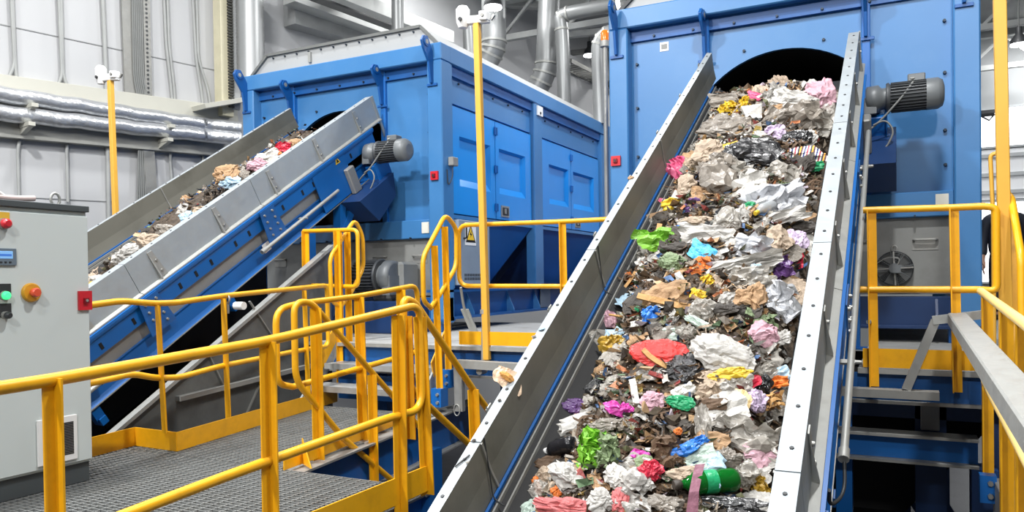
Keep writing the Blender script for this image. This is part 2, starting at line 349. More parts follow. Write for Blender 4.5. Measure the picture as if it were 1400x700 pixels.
def arch_panel(x0, x1, z0, z1, cx, cz, r, y, th):   # plate with a round mouth
    mb = MB(); N = 72; ins = []; out = []
    for i in range(N):
        a = 2*PI*i/N; dx, dz = math.cos(a), math.sin(a); ins.append((cx+r*dx, cz+r*dz))
        k = 1e9
        if dx > 1e-9: k = min(k, (x1-cx)/dx)
        if dx < -1e-9: k = min(k, (x0-cx)/dx)
        if dz > 1e-9: k = min(k, (z1-cz)/dz)
        if dz < -1e-9: k = min(k, (z0-cz)/dz)
        out.append((cx+k*dx, cz+k*dz))
    vs = [(x, y, z) for x, z in ins]+[(x, y, z) for x, z in out]+[(x, y+th, z) for x, z in ins]
    fs = []
    for i in range(N): j = (i+1) % N; fs += [(i, j, N+j, N+i), (i, 2*N+i, 2*N+j, j)]
    for cxx, czz in ((x0, z0), (x1, z0), (x1, z1), (x0, z1)):   # corners between neighbouring outer points
        pass
    mb.add(vs, fs)
    # fill corner triangles
    for i in range(N):
        a, b = out[i], out[(i+1) % N]
        for c in ((x0, z0), (x1, z0), (x1, z1), (x0, z1)):
            if (abs(a[0]-c[0]) < 1e-6 and abs(b[1]-c[1]) < 1e-6 or abs(a[1]-c[1]) < 1e-6 and abs(b[0]-c[0]) < 1e-6) and (abs(a[0]-b[0]) > 1e-6 and abs(a[1]-b[1]) > 1e-6):
                mb.add([(a[0], y, a[1]), (b[0], y, b[1]), (c[0], y, c[1])], [(0, 1, 2)])
    return mb

def trommel(label, x0, x1, cx, near):
    t = thing('trommel_screen', label, 'trommel', (x0+(x1-x0)/2, YF, ZU), 'blue trommel screens')
    yb = 13.35; cw = .2
    # frame
    for nm, a, b in (('corner_post', x0, x0+cw), ('corner_post', x1-cw, x1)):
        part(nm, MB().box(a, b, YF, YF+.22, ZU+.1, ZT-.2), BLUE, t, bevel=.012)
    for a in (x0, x1-cw): part('corner_post', MB().box(a, a+cw, yb-.2, yb, ZU+.1, ZT-.2), BLUE, t)
    mb = MB(); mb.box(x0, x1, YF, YF+.22, ZT-.2, ZT); part('top_beam', mb, BLUE, t, bevel=.012)
    mb = MB(); mb.box(x0+cw, x1-cw, YF+.07, YF+.2, .5, .72); part('lower_beam', mb, BLUE, t, bevel=.008)
    # skin behind the frame
    fp = YF+.16; bars = (cx-.72, cx+.72)
    part('mouth_panel', arch_panel(bars[0]+.02, bars[1]-.02, .72, ZT-.2, cx, 1.2, .96, fp, .05), BLUE, t)
    for a, b in ((x0+cw-.02, bars[0]-.02), (bars[1]+.02, x1-cw+.02)): part('front_panel', MB().box(a, b, fp-.015, fp+.03, .72, ZT-.2), BLUE, t, bevel=.004)
    for b in bars:
        mb = MB(); mb.box(b-.035, b+.035, fp-.06, fp+.02, .72, ZT-.2); part('panel_bar', mb, BLUE2, t, bevel=.004)
    # strip under the top beam with bolts
    mb = MB(); mb.box(x0+cw, x1-cw, fp-.05, fp+.03, ZT-.32, ZT-.2); part('eaves_strip', mb, BLUED, t)
    mb = MB()
    for k in range(7): mb.bolt((x0+.45+k*(x1-x0-.9)/6, fp-.05, ZT-.29), (0, -1, 0), .014, .02)
    for xx in (x0+cw+.06, x1-cw-.06):
        for z in (2.2, 1.75, 1.25, .95): mb.bolt((xx, fp-.015, z), (0, -1, 0), .016, .03)
    for xx in (cx-.36, cx+.36): mb.bolt((xx, fp, 2.19-.0), (0, -1, 0), .016, .02)
    for k in range(6): mb.bolt((x0+.5+k*(x1-x0-1)/5, fp-.03, .7), (0, -1, 0), .01, .03); mb.bolt((x0+.5+k*(x1-x0-1)/5, YF+.07, .51), (0, -1, 0), .01, .03)
    part('panel_bolt', mb, DBOLT, t, kind='stuff')
    # drum seen through the mouth
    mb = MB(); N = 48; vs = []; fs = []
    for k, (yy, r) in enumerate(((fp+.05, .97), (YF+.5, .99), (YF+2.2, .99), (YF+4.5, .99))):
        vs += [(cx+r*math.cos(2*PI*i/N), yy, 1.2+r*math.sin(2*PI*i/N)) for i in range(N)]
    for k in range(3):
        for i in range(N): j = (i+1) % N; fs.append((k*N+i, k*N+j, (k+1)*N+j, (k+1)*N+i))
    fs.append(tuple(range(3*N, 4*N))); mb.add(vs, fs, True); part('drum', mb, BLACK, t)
    # shell: far sides, floor and roof plate
    mb = MB(); mb.box(x0+.03, x0+.06, YF+.2, yb, ZU+.3, ZT-.05); mb.box(x0+.05, x1-.05, yb-.06, yb-.03, ZU+.3, ZT-.05); mb.box(x0+.05, x1-.05, YF+.1, yb-.05, ZT-.05, ZT-.02)
    if not near: mb.box(x1-.06, x1-.03, YF+.2, yb, ZU+.3, ZT-.05)
    else: mb.box(x1-.16, x1-.13, YF+.2, yb, .78, ZT-.05)
    part('shell', mb, BLUE2, t)
    # white trapezoid roof cover with a dark rim and clips
    zc = ZT-.02; h = .27; ins = .32
    def ring(y): return [V((x0+.06, y, zc)), V((x1-.06, y, zc)), V((x1-.06-ins*.85, y, zc+h)), V((x0+.06+ins, y, zc+h))]
    A, B = ring(YF+.1), ring(yb-.1); mb = MB(); mb.prism(A, B[0]-A[0]); cov = part('roof_cover', mb, WHITE, t)
    mb = MB()
    for p, q in ((A[0], A[3]), (A[3], A[2]), (A[2], A[1])): mb.bar(p+V((0, -.012, 0)), q+V((0, -.012, 0)), .04, .035, (0, 1, 0))
    part('cover_rim', mb, DKGREY if not near else mat('cover_rim_grey', (104, 106, 104), .5), cov)
    mb = MB(); mb.box((A[3].x+A[2].x)/2-.5, (A[3].x+A[2].x)/2-.46, YF+.07, YF+.1, zc+.08, zc+h-.06); part('cover_clip', mb, GALV, cov)
    mb = MB()
    for k in range(12): f = (k+.5)/12; p = A[3].lerp(A[2], f); mb.bolt(p+V((0, -.005, -.05)), (0, -1, 0), .012, .02)
    part('cover_rivet', mb, DBOLT, cov, kind='stuff')
    # lugs on the front
    for x, lean in ((x0+.09, 0), (bars[0]-.0, 0), (bars[1]-.0, 0), (x1-.12, 0)):
        lug(t, x, 2.28 if x in (x0+.09, x1-.12) else 2.14, ZT+.05 if x in (x0+.09, x1-.12) else 2.6, YF if x in (x0+.09, x1-.12) else fp-.06, lean)
    # lower grey panel with pull handles
    mb = MB(); mb.box(x0+cw, x1-cw, YF+.14, YF+.17, -.18, .5); part('lower_panel', mb, GREY, t, bevel=.004)
    for x in (x0+.5, cx-.2, cx+.62, x1-.42):
        mb = MB(); z = .27; y = YF+.14; mb.tube(bend([(x-.09, y, z+.03), (x-.09, y-.045, z+.03), (x+.09, y-.045, z+.03), (x+.09, y, z+.03)], .02, 3), .011, 6)
        mb.box(x-.1, x+.1, y-.006, y, z-.06, z+.05); part('pull_handle', mb, [GALVD], t)
    # labels
    mb = MB(); mb.box(x1-.34, x1-.24, YF+.06, YF+.07, .56, .69); part('data_plate', mb, mat('paper_label', (214, 212, 200), .6), t)
    if not near: mb = MB(); mb.box(x0+.5, x0+.59, fp-.02, fp-.015, 2.3, 2.39); mb.mi = 1; mb.box(x0+.515, x0+.575, fp-.022, fp-.02, 2.32, 2.37); part('small_label', mb, [PLASTW, GREY], t)
    # base frame: blue beams and gussets
    mb = MB(); mb.box(x0, x1, YF+.02, YF+.2, -.46, -.2); mb.box(x0, x1, YF-.02, YF+.24, -.48, -.45); part('base_beam', mb, BLUED if near else NAVY, t, bevel=.004)  # on the large trommel, dark blue stands in for shade on the base
    for k in range(5):
        x = x0+.35+k*(x1-x0-.7)/4; mb = MB(); mb.prism([(x, YF+.02, -.45), (x, YF-.12, -.45), (x, YF+.02, -.22)], (.02, 0, 0)); part('base_gusset', mb, BLUED if near else NAVY, t)  # gussets take the same painted shade as the base beam
    for x in (x0+.05, x1-.25): mb = MB(); mb.box(x, x+.2, YF+.02, YF+.22, ZU, -.46); part('foot', mb, BLUED, t)
    return t

T1 = trommel('large blue trommel at the top of the main conveyor heaped with waste', -2.69, .60, -1.0, False)
T2 = trommel('blue trommel with double side doors behind the yellow staircase', -7.84, -4.72, -6.34, True)

# side of the second trommel: doors, beams, hopper
XS = -4.72; t = T2; yb = 13.35
mb = MB(); mb.box(XS-.18, XS, YF+.2, yb, ZT-.2, ZT); part('side_beam', mb, BLUE, t, bevel=.01)
for a, b in ((YF+.2, YF+.26), (10.12, 10.4), (12.92, 13.2)): mb = MB(); mb.box(XS-.16, XS-.01, a, b, -.1, ZT-.2); part('side_post', mb, BLUE, t, bevel=.008)
for a, b in ((7.86, 10.12), (10.4, 12.92)):
    mb = MB(); mb.box(XS-.12, XS-.08, a, b, 2.12, ZT-.2); part('upper_side_panel', mb, BLUE, t)
    mb = MB(); mb.box(XS-.12, XS-.04, a, b, ZT-.32, ZT-.2); part('side_eaves_strip', mb, BLUED, t)
    mb = MB()
    for k in range(5): mb.bolt((XS-.08, a+.25+k*(b-a-.5)/4, 2.38), (1, 0, 0), .014, .02)
    part('side_bolt', mb, DBOLT, t)
SIDEB = mat('blue_door_paint', (34, 138, 218), .3, 0, .05, 1.2)
def door(y0, y1, recess, handle):
    z0, z1 = .8, 2.08; mb = MB(); x = XS-.05
    (ry0, ry1), (rz0, rz1) = recess, (1.14, 1.74); d = .045
    o = [(x, y0, z0), (x, y1, z0), (x, y1, z1), (x, y0, z1)]; i1 = [(x, ry0, rz0), (x, ry1, rz0), (x, ry1, rz1), (x, ry0, rz1)]
    i2 = [(x-d, ry0+.04, rz0+.09), (x-d, ry1-.04, rz0+.09), (x-d, ry1-.04, rz1-.03), (x-d, ry0+.04, rz1-.03)]
    vs = o+i1+i2; fs = [(0, 1, 5, 4), (1, 2, 6, 5), (2, 3, 7, 6), (3, 0, 4, 7), (4, 5, 9, 8), (5, 6, 10, 9), (6, 7, 11, 10), (7, 4, 8, 11), (8, 9, 10, 11)]
    mb.add(vs, fs); mb.box(x-.06, x-.05, y0, y1, z0, z1)
    for a, b in (((y0, z0), (y1, z0)), ((y0, z1), (y1, z1))): mb.box(x-.06, x, a[0], b[0], a[1]-.002, a[1]+.002)
    mb.box(x-.06, x, y0-.002, y0+.002, z0, z1); mb.box(x-.06, x, y1-.002, y1+.002, z0, z1)
    dr = part('door', mb, SIDEB, t)
    for z in (.95, 1.45, 1.95):
        h = MB(); yh = y0+.015 if handle != 'near' else y1-.015; h.cyl((x+.015, yh, z-.05), (x+.015, yh, z+.05), .014, n=8); part('hinge', h, BLUE2, dr)
    if handle == 'far':   # latch sits on the leaf nearest the split
        h = MB(); h.box(x, x+.012, y0+.13, y0+.36, .84, .99); h.mi = 1; h.box(x+.012, x+.016, y0+.16, y0+.33, .865, .965); h.mi = 0; h.box(x+.012, x+.03, y0+.2, y0+.24, .88, .95)
        part('latch', h, [GALV, DKGREY], dr)
door(7.9, 8.98, (8.07, 8.86), 'near'); door(9.0, 10.08, (9.1, 9.9), 'far')
door(10.46, 11.58, (10.72, 11.48), 'near'); door(11.6, 12.86, (11.68, 12.62), 'far')
mb = MB(); mb.box(XS-.14, XS-.11, 7.86, 12.92, .74, 2.12); part('door_frame', mb, NAVY, t)
mb = MB(); mb.box(XS-.1, XS-.05, 7.86, 12.92, .74, .785); part('sill_strip', mb, BLUE, t)
# hopper sheets leaning in below the doors
for a, b in ((7.9, 10.12), (10.4, 12.92)):
    mb = MB(); mb.prism([(XS-.08, a, .74), (XS-.08, b, .74), (XS-.5, b-.65, -.12), (XS-.5, a+.55, -.12)], (-.02, 0, 0)); part('hopper_sheet', mb, mat('blue_hopper_paint', (24, 92, 160), .4, 0, .05, 2), t)
    mb = MB(); mb.prism([(XS-.08, a, .74), (XS-.5, a+.55, -.12), (XS-.9, a+.1, -.12), (XS-.6, a-.02, .74)], (0, -.02, 0)); part('hopper_side', mb, NAVY, t); mb = MB(); mb.prism([(XS-.08, b, .74), (XS-.5, b-.65, -.12), (XS-.9, b, -.12), (XS-.6, b+.02, .74)], (0, .02, 0)); part('hopper_side', mb, NAVY, t)
# base I-beam along the side
mb = MB(); mb.box(XS-.16, XS-.12, YF+.1, yb, -.43, -.13); mb.box(XS-.28, XS, YF+.05, yb, -.46, -.43); mb.box(XS-.28, XS, YF+.05, yb, -.14, -.11); part('side_base_beam', mb, BLUED, t)
for y in (8.3, 9.4, 10.25, 11.5): mb = MB(); mb.prism([(XS-.12, y, -.43), (XS-.01, y, -.43), (XS-.01, y, -.4), (XS-.12, y, -.14)], (0, .015, 0)); part('base_stiffener', mb, BLUE, t)
mb = MB(); mb.box(XS-.1, XS-.09, 10.45, 10.8, -.42, -.14); part('base_cover_plate', mb, GALVB, t)
# isolating switch boxes, corner stickers
def red_switch(x, y, z, ax, label):
    mb = MB(); n = V(ax); s = V((0, 0, 1)).cross(n); c = V((x, y, z)); mb.cbox(c, s*.05, V((0, 0, .05)), n*.012); mb.mi = 1; mb.cbox(c+n*.02, s*.02, V((0, 0, .02)), n*.012); mb.mi = 2; mb.cyl(c+n*.03, c+n*.04, .01, n=10)
    solo('isolator_switch', mb, [RED, mat('dark_red_plastic', (120, 22, 32), .4), DKGREY], label, 'switch', c)
p = PY(842, 220, YF-.012); red_switch(p.x, p.y, p.z, (0, -1, 0), 'square red isolator switch on the large trommel corner post')
p = PY(594, 240, YF-.012); red_switch(p.x, p.y, p.z, (0, -1, 0), 'square red isolator switch on the corner post of the trommel with doors')
p = PY(611, 217, YF-.05); t2 = thing('door_sensor', 'small grey sensor box with cable beside the trommel door hinge', 'sensor', (XS+.03, 7.8, p.z))
mb = MB(); mb.box(XS, XS+.07, 7.72, 7.84, p.z-.05, p.z+.05); part('sensor_body', mb, GALVD, t2, bevel=.006)
mb = MB(); mb.tube(bend([(XS+.04, 7.76, p.z-.05), (XS+.05, 7.74, p.z-.18), (XS+.01, 7.7, p.z-.3), (XS+.01, 7.68, p.z-.1)], .06), .006, 6); part('cable', mb, DKGREY, t2)
mb = MB(); p = PX(738, 152, XS+.0); mb.box(XS-.01, XS+.01, p.y-.09, p.y+.09, p.z-.07, p.z+.07); mb.mi = 1; mb.bolt((XS+.01, p.y, p.z-.03), (1, 0, 0), .02, .01); solo('steel_cover_plate', mb, [PLASTW, DKGREY], 'small pale cover plate at the top of the post between the double doors', 'plate')
# grey side cabinet with the hazard sign
t3 = thing('side_cabinet', 'grey ventilated cabinet under the trommel doors behind the railing', 'cabinet', (XS+.02, 8.2, -.05))
mb = MB(); mb.box(XS-.2, XS+.05, 7.86, 8.62, -.06, .72); part('cabinet_body', mb, mat('blue_grey_cabinet', (132, 146, 160), .45), t3, bevel=.008)
mb = MB()
for k in range(14):
    for r in range(2): y = 7.98+k*.04; mb.box(XS+.05, XS+.053, y, y+.022, .0+r*.045, .032+r*.045)
part('vent_slots', mb, DKGREY, t3)
mb = MB(); mb.tube(bend([(XS+.05, 7.97, .5), (XS+.09, 7.97, .5), (XS+.09, 7.97, .66), (XS+.05, 7.97, .66)], .02), .01, 6); part('cabinet_handle', mb, BLACK, t3)
p = PX(644, 320, XS+.06); t4 = thing('hazard_sign', 'white hazard sign with a black and yellow triangle on the grey side cabinet', 'sign', (XS+.05, p.y, p.z-.11))
mb = MB(); s = .13; mb.box(XS+.051, XS+.055, p.y-s, p.y+s, p.z-s*1.05, p.z+s*1.05); part('sign_plate', mb, PLASTW, t4)
mb = MB(); X = XS+.056
def tri(k, x): return [(x, p.y-k, p.z-k*.85), (x, p.y+k, p.z-k*.85), (x, p.y, p.z+k*.95)]
mb.prism(tri(.12, X), (.001, 0, 0)); mb.mi = 1; mb.prism(tri(.085, X+.001), (.001, 0, 0)); mb.mi = 0
mb.prism([(X+.002, p.y-.015, p.z-.045), (X+.002, p.y+.03, p.z+.0), (X+.002, p.y+.005, p.z+.005), (X+.002, p.y+.02, p.z+.05), (X+.002, p.y-.03, p.z-.01), (X+.002, p.y-.0, p.z-.012)], (.001, 0, 0))
part('sign_symbol', mb, [BLACK, mat('sign_yellow', (238, 196, 40), .5)], t4)

# ------------------------------------------------------------------ electric motors
def gearmotor(name, label, p, L, r, ax=(1, 0, 0), fins=28, box=True, parent_group='geared motors'):
    ax = V(ax).normalized(); p = V(p); up = V((0, 0, 1)); sd = ax.cross(up).normalized()
    t = thing(name, label, 'motor', p, parent_group)
    mb = MB(); mb.lathe([(0, r*.75), (.01, r*.9), (L*.16, r*.95), (L*.2, r*.72), (L*.26, r*.72)], p, ax, 24); mb.cbox(p+ax*L*.06-up*r*.5, ax*L*.08, sd*r*.7, up*r*.55); part('gearbox', mb, MOTOR, t)
    q = p+ax*L*.26; mb = MB(); mb.lathe([(0, r*.98), (L*.03, r*1.05), (L*.06, r*.88), (L*.5, r*.88)], q, ax, 28)
    for k in range(fins):
        a = 2*PI*k/fins; d = sd*math.cos(a)+up*math.sin(a); e = ax.cross(d); mb.cbox(q+ax*L*.28+d*r*.93, ax*L*.22, d*r*.08, e*.004)
    part('motor_body', mb, MOTORD, t)
    mb = MB(); mb.lathe([(0, r*1.03), (L*.14, r*1.03), (L*.2, r*.85), (L*.22, r*.5)], q+ax*L*.5, ax, 24); part('fan_cowl', mb, MOTOR, t)
    if box:
        c = q+ax*L*.38+up*r*1.12; mb = MB(); mb.cbox(c, ax*L*.11, sd*r*.5, up*r*.26); part('terminal_box', mb, MOTOR, t, bevel=.008)
        mb = MB(); mb.cyl(c-up*r*.3-ax*L*.05-sd*-r*.2, c-ax*L*.05+up*0-sd*-r*.5, .018, n=8); part('cable_gland', mb, GALV, t)
    return t
# ------------------------------------------------------------------ inclined conveyors
TH = .5506; CS, SN = math.cos(TH), math.sin(TH); H0 = -2.03
CU = V((0, CS, SN)); CN = V((0, -SN, CS)); CXM = -.96
def CP3(x, s, h, ox=0.): return V((x+ox, 0, 0))+CU*s+CN*(H0+h)
S0, S1 = -1.3, 7.28
def conveyor(label, ox, motor_label):
    S1 = 7.28 if not ox else 7.5; cuts = [S0, .4, 2.02, 3.62, 5.22, S1]
    t = thing('inclined_conveyor', label, 'conveyor', CP3(CXM, 3.5, -.8, ox), 'inclined belt conveyors')
    c = CXM; Q = lambda x, s, h: CP3(x, s, h, ox); X1 = V((1, 0, 0))
    def sprism(prof, s0, s1, mb): mb.prism([Q(x, s0, h) for x, h in prof], CU*(s1-s0)); return mb
    for sg in (-1, 1):
        wall = None; c = CXM-(.045 if sg < 0 else 0)
        for k in range(len(cuts)-1):
            a, b = cuts[k]+.003, cuts[k+1]-.003; m = MB()
            o, i = c+sg*.645, c+sg*.56
            prof = [(o, 0), (i, 0), (i, -.16), (c+sg*.49, -.335), (c+sg*.484, -.335), (i-sg*-.006, -.17), (o-sg*.004, -.02), (o-sg*.004, -.27), (o, -.27)]
            prof = [(o, 0), (i, 0), (i, -.16), (c+sg*.535, -.335), (c+sg*.55, -.335), (o-sg*.012, -.15), (o-sg*.012, -.28), (o, -.28)]
            if sg < 0: o = c-.61; prof = [(o, 0), (i, 0), (i, -.15), (c-.55, -.25), (c-.565, -.25), (o+.012, -.15), (o+.012, -.28), (o, -.28)]
            sprism(prof, a, b, m); m.m[3] = m.m[4] = 1
            w = part('sidewall', m, [GALVB, INNER], t)
            if wall is None: wall = w
            if k: # lap joint strip
                m = MB(); m.bar(Q(i-sg*.001, cuts[k], -.005), Q(i-sg*.001, cuts[k], -.16), .012, .01, CU); m.bar(Q(i-sg*.001, cuts[k], -.16), Q(c+sg*.534, cuts[k], -.335) if sg > 0 else Q(c-.549, cuts[k], -.25), .012, .01, CU)
                part('lap_seam', m, GALVD, w)
            # top edge holes and splashes
            m = MB()
            n = int((b-a)/.2)
            for j in range(n): s = a+(j+.5)*(b-a)/n; m.bolt(Q(c+sg*(.605 if sg > 0 else .585), s, .0), CN, .009, .004)
            part('rivet_head', m, DKGREY, w, kind='stuff')
            # lower lip
            m = MB(); sprism([(o-sg*.01, -.268), (o+sg*.038, -.285), (o+sg*.038, -.297), (o-sg*.01, -.297)], a, b, m); part('lower_lip', m, GALV, t)
        # gusset ribs on the outside
        s = S0+.35
        while s < S1-.2:
            m = MB(); o = c+sg*.645; m.prism([Q(o, s, -.015), Q(o+sg*.03, s, -.275), Q(o, s, -.275)], CU*.012)
            m.prism([Q(o+sg*.001, s, -.03), Q(o+sg*.001, s+.05, -.03), Q(o+sg*.001, s+.09, -.27), Q(o+sg*.001, s, -.27)], X1*sg*.006)
            r = part('stiffener_rib', m, GALV, t); m = MB(); m.bolt(Q(o+sg*.006, s+.045, -.12), X1*sg, .013, .012); m.bolt(Q(o+sg*.006, s+.05, -.22), X1*sg, .013, .012); part('rib_bolt', m, BOLT, r); s += .8
        # frame channels
        o = c+sg*.62
        m = MB(); m.mi = 0; sprism([(o-sg*.02, -.30), (o+sg*.08, -.30), (o+sg*.08, -.32), (o+sg*.07, -.345), (o+sg*.05, -.36), (o+sg*.045, -.38), (o+sg*.045, -.485), (o-sg*.02, -.485)], S0, S1-.25, m)
        m.mi = 1; s = S0+.2
        while s < S1-.6:
            m.prism([Q(o+sg*.0455, s, -.40), Q(o+sg*.0455, s+.028, -.40), Q(o+sg*.0455, s+.028, -.455), Q(o+sg*.0455, s, -.455)], X1*sg*.003); s += .2 if int(s*5) % 3 else .34
        part('upper_channel', m, [BLUE2, BLACK], t)
        m = MB(); sprism([(o-sg*.02, -.485), (o+sg*.0, -.485), (o+sg*.0, -.615), (o-sg*.02, -.615)], S0, S1-.9, m)
        part('cover_strip', m, GALVD, t)
        m = MB(); sprism([(o-sg*.03, -.615), (o+sg*.03, -.615), (o+sg*.012, -.64), (o+sg*.012, -.76), (o+sg*.045, -.79), (o-sg*.03, -.79)], S0, S1-.35, m)
        ch = part('lower_channel', m, BLUE2, t)
        m = MB(); sprism([(o-sg*.03, -.792), (o+sg*.05, -.792), (o+sg*.05, -.80), (o-sg*.03, -.80)], S0, S1-.35, m); part('channel_foot', m, GALV, ch)
        # splice plates with bolts
        for s in (1.1, 2.05, 3.62, 5.2):
            m = MB(); m.prism([Q(o+sg*.082, s-.1, -.31), Q(o+sg*.082, s+.1, -.31), Q(o+sg*.082, s+.14, -.62), Q(o+sg*.082, s-.14, -.62)], X1*sg*.008)
            sp = part('splice_plate', m, BLUED, t)
            for dh in (-.36, -.43, -.5, -.57) if sg > 0 else ():
                for ds in (-.06, .06): m = MB(); m.bolt(Q(o+sg*.09, s+ds, dh), X1*sg, .013, .014); part('splice_bolt', m, BOLT, sp)
        # return idler brackets
        for s in (.6, 1.6, 2.8, 4.4):
            m = MB(); m.bar(Q(o, s, -.79), Q(o, s, -.93), .05, .08, X1); m.bar(Q(o-sg*.05, s, -.93), Q(o+sg*.05, s, -.93), .06, .06, CU); part('idler_bracket', m, BLUE2, t)
        # inner edge guides: blue strip and black rail pair seen from above
        m = MB(); e1 = .53 if sg > 0 else .548; e2 = -.33 if sg > 0 else -.25; sprism([(c+sg*e1, e2), (c+sg*(e1-.014), e2), (c+sg*(e1-.014), -.36), (c+sg*e1, -.36)], S0, S1-.2, m); part('edge_guide', m, BLUED, t)
        m = MB()
        if sg < 0:
            sprism([(c-.534, -.265), (c-.40, -.345), (c-.40, -.358), (c-.534, -.275)], S0, S1-.2, m); part('rubber_skirt', m, RUBBER, t); m = MB()
            for xx, hh in ((.522, -.258), (.488, -.278)): sprism([(c-xx, hh), (c-xx+.008, hh), (c-xx+.008, hh-.03), (c-xx, hh-.03)], S0, S1-.2, m); part('skirt_rail', m, GALVD, t); m = MB()
        e1, e2 = (.502, -.335) if sg > 0 else (.45, -.33); sprism([(c+sg*e1, e2), (c+sg*(e1-.008), e2), (c+sg*(e1-.008), -.36), (c+sg*e1, -.36)], S0, S1-.2, m); part('skirt_rail', m, GALVD, t)
    c = CXM; m = MB(); sprism([(c-.545, -.36), (c+.5, -.36), (c+.5, -.375), (c-.545, -.375)], S0, S1-.15, m); sprism([(c-.46, -.66), (c+.46, -.66), (c+.46, -.675), (c-.46, -.675)], S0, S1-.15, m)
    part('belt', m, RUBBER, t)
    m = MB(); m.cyl(Q(c-.5, S1-.2, -.515), Q(c+.5, S1-.2, -.515), .15, n=24); part('head_pulley', m, RUBBER, t)
    s = .2
    while s < 6.6: m = MB(); m.bar(Q(c-.6, s, -.56), Q(c+.6, s, -.56), .06, .06, CU); part('cross_member', m, BLUED, t); s += 1.25
    # conduit along the near side
    o = c+.71; hc = -.5 if not ox else -.63; sa, sb = (2.15, 2.62) if not ox else (2.95, 4.9)
    m = MB(); m.tube([Q(o+.02, S0, hc), Q(o+.02, sa, hc)], .02, 10); m.cyl(Q(o+.02, sa-.05, hc), Q(o+.02, sa, hc), .026, n=10); part('conduit', m, GALV, t)
    m = MB(); m.tube([Q(o+.02, sb, hc), Q(o+.02, 6.25, hc)], .018, 10); m.cyl(Q(o+.02, sb, hc), Q(o+.02, sb+.06, hc), .024, n=10); part('conduit', m, GALV, t)
    if not ox: m = MB(); m.tube(bend([Q(o+.02, 2.66, -.5), Q(o+.03, 2.5, -.58), Q(o-.02, 2.36, -.52), Q(o-.01, 2.3, -.36)], .1), .008, 6); part('cable', m, DKGREY, t)
    for s in (.9, 2.0, 3.3 if not ox else 2.7, 5.6): m = MB(); m.bar(Q(o-.05, s, hc), Q(o+.04, s, hc), .03, .012, CU); m.bolt(Q(o+.04, s, hc), X1, .012, .03); part('conduit_clip', m, GALVD, t)
    # drive: bracket plates, hood, guards
    m = MB(); sprism([(c+.66, -.30), (c+.68, -.30), (c+.68, -.78), (c+.66, -.78)], 6.0, 6.62, m); part('drive_side_plate', m, BLUE2, t, bevel=.004)
    m = MB(); sprism([(c+.68, -.50), (c+.74, -.50), (c+.74, -.8), (c+.68, -.8)], 6.5, 6.64, m); part('bearing_block', m, GALVD, t, bevel=.01)
    m = MB(); sprism([(c+.68, -.635), (c+.84, -.635), (c+.84, -.9), (c+.68, -.9)], 6.88, 7.08, m); sprism([(c+.84, -.60), (c+.852, -.60), (c+.852, -.9), (c+.84, -.9)], 6.84, 7.12, m); part('motor_bracket', m, BLUE2, t, bevel=.006)
    m = MB(); m.prism([Q(c+.6, 6.3, -.8), Q(c+.6, 7.05, -.8), Q(c+.6, 6.95, -1.05), Q(c+.6, 6.5, -1.15)], X1*.32); part('discharge_hood', m, NAVY, t)
    m = MB(); m.prism([Q(c+.64, S1-.02, 0), Q(c+.64, S1+.02, -.0), Q(c+.64, S1+.02, -.62), Q(c+.64, S1-.02, -.5)], X1*.012); part('end_plate', m, GALV, t); m = MB(); m.prism([Q(c-.64, S1-.02, 0), Q(c-.64, S1+.02, 0), Q(c-.64, S1+.02, -.5), Q(c-.64, S1-.02, -.5)], -X1*.012); part('end_plate', m, GALV, t)
    # hazard label and tag
    m = MB(); b = Q(c+.682, 6.42, -.4); u2 = CU; m.prism([b, b+u2*.09, b+u2*.045+CN*.085], X1*.003); m.mi = 1; m.prism([b+u2*.02+CN*.012+X1*.003, b+u2*.07+CN*.012+X1*.003, b+u2*.045+CN*.055+X1*.003], X1*.002); part('hazard_label', m, [mat('label_yellow', (232, 190, 40), .5), BLACK], t)
    m = MB(); b = Q(c+.655, 5.0, -.70); m.prism([b, b+CU*.1, b+CU*.1+CN*.09, b+CN*.09], X1*.003); part('white_tag', m, PLASTW, t)
    # legs
    for s, zb in ((5.75, ZU), (6.35, ZU)) if ox else ((6.3, ZU), (4.9, ZF)):
        for sg in (-1, 1):
            m = MB(); p = Q(c+sg*.6, s, -.8); m.bar(p, V((p.x, p.y+(.0 if zb > -1 else 0), zb)), .1, .1, X1); m.bar(V((p.x-.1, p.y, zb+.005)), V((p.x+.1, p.y, zb+.005)), .2, .01, (0, 1, 0)); part('support_leg', m, BLUE2, t)
    if ox:
        m = MB(); p = Q(c+.62, 6.62, -.85); m.bar(p, (p.x-.02, p.y-.55, ZU+.55), .09, .09, X1); part('diagonal_strut', m, BLUE2, t)
    mt = gearmotor('geared_motor', motor_label, Q(c+.69, 7.0, -.52), .60, .125)
    p = Q(c+.69, 7.0, -.52); mb = MB()
    mb.tube(bend([p+V((.36, -.08, .1)), p+V((.28, -.12, -.02)), p+V((.12, -.12, -.2)), p+V((.0, -.14, -.3)), p+V((-.1, -.1, -.4))], .1, 6), .009, 8)
    mb.tube(bend([p+V((-.1, -.12, -.36)), p+V((.0, -.16, -.47)), p+V((.15, -.16, -.46)), p+V((.22, -.15, -.3)), p+V((.15, -.14, -.2)), p+V((.06, -.14, -.24))], .12, 6), .008, 8)
    part('power_cable', mb, CABLE, mt)
    return t
C1 = conveyor('main inclined conveyor with bolted galvanised sidewalls heaped with mixed waste', 0, 'grey geared motor hanging off the main conveyor head in front of the large trommel')
OX2 = -5.29
C2 = conveyor('inclined conveyor with blue channel frame seen side on beyond the grey cabinet', OX2, 'grey geared motor at the head of the conveyor feeding the trommel with doors')
